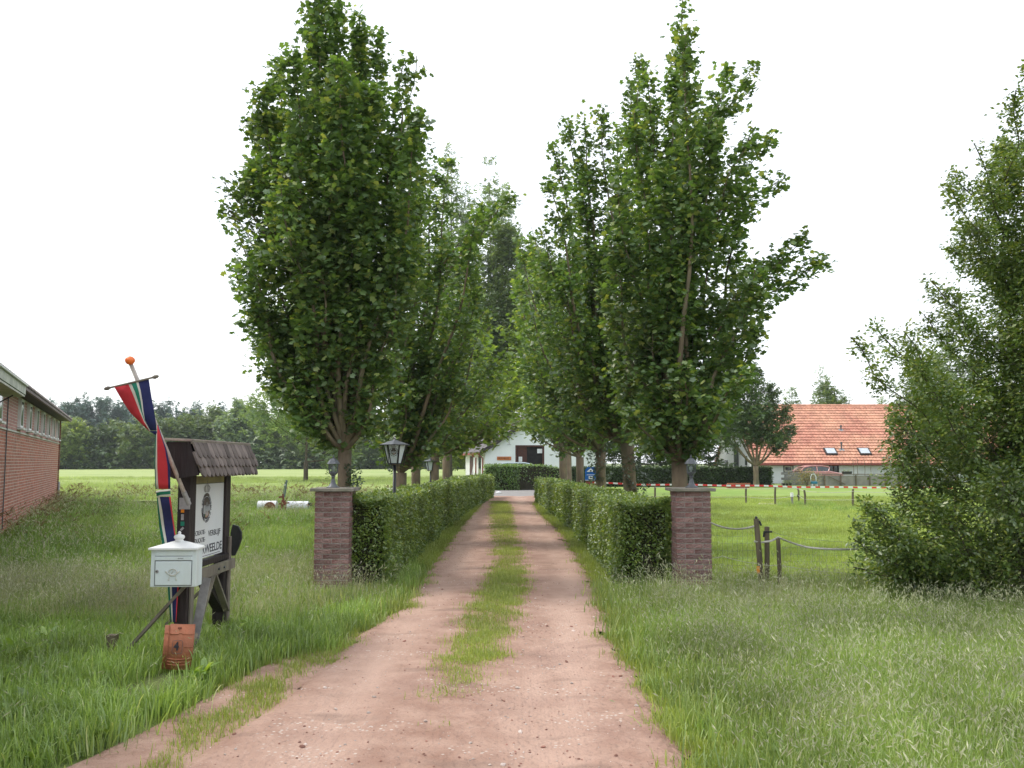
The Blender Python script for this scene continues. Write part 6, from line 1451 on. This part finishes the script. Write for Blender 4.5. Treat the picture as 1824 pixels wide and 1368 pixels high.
# brick stacks near the dark hedge
for k_, (px_, w_) in enumerate(((1308, 1.0), (1324, .7))):
    b = MB()
    for rw in range(4):
        for q in range(int(w_ / .22)): b.box((q * .225 + .11 - w_ / 2 + (.05 if rw % 2 else 0), 0, .05 + rw * .075), (.21, .1 + .1 * ((q + rw) % 2), .065))
    b.build('brick_stack', M['terracotta'], loc=(X(px_, 53.5), 53.5, 0), label=['longer stack of orange bricks below the dark hedge', 'shorter stack of orange bricks below the dark hedge'][k_], cat='bricks', group='brick stacks by the dark hedge')
# bean poles by the house
for k_, px_ in enumerate((1519, 1528, 1539, 1552)):
    b = MB(); b.tube([(0, 0, 0), (.05 * (-1) ** k_, 0, 1.1), (.0, 0, 1.75)], .018, 5); b.build('garden_stake', M['post_wood'], loc=(X(px_, 60.5), 60.5, 0), label=['first thin garden stake right of the flower box', 'second thin garden stake right of the flower box', 'third thin garden stake right of the flower box', 'fourth thin garden stake, next to the big bush'][k_], cat='stake', group='thin stakes before the farmhouse wall')
# barrier tape
tp = empty('barrier_tape', (X(1050, 24), 24.0, 0), 'red and white barrier tape stretched across the meadow', 'tape')
pts = []
ctl = [(1050, 860), (1120, 861.5), (1200, 863), (1330, 866), (1460, 867), (1700, 869.5)]
xsamp = np.arange(X(1050, 24), X(1700, 24), .125)
def tz(x_):
    px_ = 912 + x_ / 24 * FPX; return W(px_, float(np.interp(px_, [c[0] for c in ctl], [c[1] for c in ctl])), 24).z + .012 * math.sin(x_ * 1.3) + .008 * math.sin(x_ * 3.1)
for c_, nm in ((0, 'red_bands'), (1, 'white_bands')):
    b = MB()
    for i in range(len(xsamp) - 1):
        if i % 2 != c_: continue
        a, e = xsamp[i], xsamp[i + 1]; za, ze = tz(a), tz(e); tw_ = .02 * math.sin(a * .9)
        b.prism([(a - tp.location.x, tw_, za - .022), (e - tp.location.x, tw_, ze - .022), (e - tp.location.x, tw_ + .004, ze + .022), (a - tp.location.x, tw_ + .004, za + .022)], (0, .0015, 0))
    b.build(nm, M['tape_red' if c_ == 0 else 'tape_white'], tp)
for k_, px_ in enumerate((1053, 1700)):
    b = MB(); b.tube([(0, 0, -.1), (0, 0, 1.05)], .035, 8); b.build('tape_stake', M['post_wood'], loc=(X(px_, 24), 24.03, 0), label=['wooden stake holding the left end of the barrier tape', 'wooden stake holding the right end of the barrier tape, behind the bush'][k_], cat='stake', group='stakes of the barrier tape')
# blue campsite sign
bs_ = empty('blue_sign', (X(1052, 27), 27.0, 0), 'small blue information sign behind the right hedge', 'sign')
z1, z2 = W(0, 832, 27).z, W(0, 856, 27).z
b = MB(); b.prism([(-.17, 0, z2), (.17, 0, z2), (.17, 0, z1 - .1), (.10, 0, z1), (-.10, 0, z1), (-.17, 0, z1 - .1)], (0, .02, 0)); b.build('board', M['sign_blue'], bs_)
b = MB(); b.box((0, -.004, z2 + .09), (.12, .006, .085)); b.prism([(-.12, -.008, z1 - .14), (.12, -.008, z1 - .14), (0, -.008, z1 - .03)], (0, .006, 0)); b.box((0, -.004, z2 + .012), (.34, .006, .012)); b.box((0, -.004, z2 + .17), (.24, .006, .014)); b.build('symbols', M['white_paint'], bs_)
b = MB(); b.box((.0, -.009, z2 + .09), (.07, .004, .03)); b.box((0, -.010, z1 - .11), (.05, .004, .04)); b.build('symbols_dark', M['ink'], bs_)
b = MB(); b.box((0, .01, z2 - .09), (.30, .02, .13)); b.build('lower_board', M['rust'], bs_)
for sx_ in (-.12, .12): b = MB(); b.box((sx_, .045, z2 / 2), (.05, .05, z2 + .1)); b.build('post', M['post_wood'], bs_)

# ------------------------------------------------------------------ fences
def wire(name, label, pts, rad, m, cat='wire', sag=.03, n=14, group=None, flat=None):
    b = MB(); line = []
    for a, e in zip(pts[:-1], pts[1:]):
        a, e = Vector(a), Vector(e)
        for k in range(n): t = k / n; q = a.lerp(e, t); q.z -= sag * 4 * t * (1 - t); line.append(q)
    line.append(Vector(pts[-1]))
    if flat:
        V = []; F = []
        for i, p in enumerate(line): tw_ = .6 * math.sin(i * .25); V += [tuple(p + Vector((0, -math.sin(tw_), math.cos(tw_))) * flat / 2), tuple(p - Vector((0, -math.sin(tw_), math.cos(tw_))) * flat / 2)]
        F = [(2 * i, 2 * i + 1, 2 * i + 3, 2 * i + 2) for i in range(len(line) - 1)]
        b.add(V, F); o = b.build(name, m, label=label, cat=cat, group=group, smooth=True); sf = o.modifiers.new('s', 'SOLIDIFY'); sf.thickness = .003; return o
    b.tube(line, rad, 5); return b.build(name, m, label=label, cat=cat, group=group, smooth=True)
ND = 10.75
np1 = W(1350, 922, ND); 
def npost(pxb, pxt, pyt, rad, label, dd=0):
    d = ND + dd; base = Vector((X(pxb, d), d, -.1)); top = W(pxt, pyt, d)
    root = empty('fence_post', (base.x, d, 0), label, 'post', 'near posts of the meadow fence')
    b = MB(); lc = lambda v: tuple(v - Vector((base.x, d, 0))); mid_ = base.lerp(top, .5) + Vector((.006, 0, 0))
    b.tube([lc(base), lc(mid_), lc(top)], [rad * 1.05, rad, rad * .95], 12); b.build('stake', M['post_wood'], root, smooth=False, bevel=.003)
    return root, top
pA, tA = npost(1352, 1347, 924, .034, 'thickest near fence post with orange tag')
pB, tB = npost(1359, 1366, 938, .031, 'slanting near fence post with wire insulators', .05)
pC, tC = npost(1383, 1386, 959, .026, 'thinnest near fence post, right of the slanting one', .0)
b = MB(); b.lathe([(.012, 0), (.018, .01), (.012, .028)], c=(tA.x - pA.location.x, 0, tA.z), n=8); b.tube([(tA.x - pA.location.x + .03, -.02, tA.z - .02), (tA.x - pA.location.x + .05, -.03, tA.z - .08)], .012, 6); b.build('insulator', M['metal_black'], pA)
b = MB(); q = W(1350.5, 1015, ND - .045); b.box((q.x - pA.location.x, q.y - pA.location.y, q.z), (.036, .006, .082)); b.build('orange_tag', M['orange_tag'], pA)
b = MB(); b.box((tB.x - pB.location.x, -.03, tB.z - .06), (.10, .015, .02)); b.tube([(tB.x - pB.location.x - .04, -.03, tB.z - .06), (tB.x - pB.location.x - .05, -.03, tB.z - .12)], .012, 6); b.build('insulator', M['metal_black'], pB)
wire('fence_tape', 'pale sagging electric tape from the right pillar to the thick post', [W(1264, 930, 10.7), W(1347, 936, ND)], 0, M['rope'], 'tape', .06, flat=.022)
wire('fence_tape', 'pale electric tape sagging from the near posts into the big bush', [W(1343, 964, ND - .04), W(1363, 965, ND), W(1386, 957, ND), W(1440, 975, ND + .05), W(1530, 978, ND + .15)], 0, M['rope'], 'tape', .012, flat=.024)
wire('fence_wire', 'lower white cord from the right pillar past the near posts', [W(1264, 993, 10.7), W(1286, 990, 10.7), W(1352, 1004, ND), W(1388, 1006, ND), W(1500, 1020, ND + .2), W(1560, 1026, ND + .3)], .003, M['rope'], 'cord', .015)
wire('fence_wire', 'thin dark wire from the slanting post into the bush', [W(1372, 944, ND), W(1395, 953, ND), W(1450, 961, ND + .2), W(1540, 966, ND + .3)], .002, M['wire'], 'wire', .01)
b = MB()
for k_ in range(9):
    px_ = 1268 + k_ * 9; b.tube([W(px_, 934 + 1.5 * math.sin(k_), 10.74), W(px_ + 1, 985, 10.74), W(px_, 1045, 10.74)], .0012, 4)
for k_ in range(8):
    py_ = 940 + k_ * 13; b.tube([W(1264, py_, 10.74), W(1305, py_ + 3, 10.74), W(1349, py_ + 1, 10.74)], .0012, 4)
for k_ in range(12):
    px_ = 1395 + k_ * 13; b.tube([W(px_, 958 + k_ * .6, 10.95), W(px_, 1045, 10.95)], .0010, 4)
for k_ in range(6):
    py_ = 975 + k_ * 12; b.tube([W(1388, py_, 10.95), W(1470, py_ + 2, 10.95), W(1550, py_ + 4, 10.95)], .0010, 4)
b.build('wire_mesh', M['wire'], label='thin wire netting between the right pillar and the big bush', cat='netting')
# paddock fence further back
pf = [(1092, 871, 893, 'leftmost far paddock post, seen between two maple trunks'), (1167, 866, 896, 'far paddock post just left of the right pillar'), (1329, 868, 897, 'far paddock post above the thick near post'), (1381, 867, 900, 'far paddock post above the thinnest near post'),
      (1423, 868, 893, 'slightly leaning far paddock post with black insulator'), (1434.5, 873, 902, 'short far paddock post beside the leaning one'), (1519.5, 871, 903, 'far paddock post left of the big bush')]
tops = []
for px_, yt, yb_, lb in pf:
    g0 = G(px_, yb_); tp_ = W(px_ + (-2 if 'leaning' in lb else 0), yt, g0.y); tops.append(tp_)
    root = empty('fence_post', (g0.x, g0.y, 0), lb, 'post', 'posts of the far paddock fence')
    b = MB(); b.tube([(0, 0, -.1), (0, 0, .4), (tp_.x - g0.x, 0, tp_.z)], [.04, .038, .036], 8); b.build('stake', M['post_wood'], root)
    if 'insulator' in lb: b = MB(); b.box((-.05, -.03, .22), (.04, .04, .10)); b.build('insulator', M['metal_black'], root)
wire('fence_wire', 'upper cord of the far paddock fence', [tuple(t - Vector((0, .04, .04))) for t in tops[:5]] + [tuple(tops[4] - Vector((0, .04, .06))), tuple(W(1455, 876.5, 30)), tuple(tops[6] - Vector((0, .04, .08))), tuple(W(1620, 876, 29.5))], .008, M['rope'], 'cord', .03)
wire('fence_wire', 'lower cord of the far paddock fence', [(t.x, t.y - .04, .25) for t in tops] + [tuple(W(1620, 900, 29.5))], .006, M['rope'], 'cord', .02)
g0 = G(1411, 899); b = MB(); b.tube([(0, 0, 0), (0, 0, W(0, 885, g0.y).z)], .045, 10, mi=0); b.tube([(0, 0, W(0, 885, g0.y).z + .001), (0, 0, W(0, 877.5, g0.y).z)], .055, 10, mi=1)
b.build('marker_post', [M['concrete'], M['white_paint']], label='short grey marker post with white top in the meadow', cat='post', loc=(g0.x, g0.y, 0))
# small white thing at the hedge end
p_ = G(888, 880); b = MB(); b.lathe([(.10, 0), (.14, .05), (.12, .10), (.02, .12)], n=12); b.build('white_stone', M['white_paint'], label='small white stone at the end of the left hedge', cat='stone', loc=(p_.x, p_.y, .01))
hz = D.materials.new('haze_air'); hz.use_nodes = True; hn = hz.node_tree; hn.nodes.clear()
ho = hn.nodes.new('ShaderNodeOutputMaterial'); hv = hn.nodes.new('ShaderNodeVolumePrincipled'); hv.inputs['Color'].default_value = (.90, .95, 1, 1)
hv.inputs['Density'].default_value = HAZE; hn.links.new(hv.outputs[0], ho.inputs['Volume'])
if HAZE:
    b = MB(); b.box((0, 410, 19), (1900, 1000, 40)); b.build('haze', hz, kind='stuff', label='thin pale summer haze over the fields', cat='haze')
print('SCENE OK', len(D.objects), 'tris', sum(sum(len(p.vertices) - 2 for p in m_.polygons) if len(m_.polygons) < 5000 else len(m_.polygons) for m_ in D.meshes))
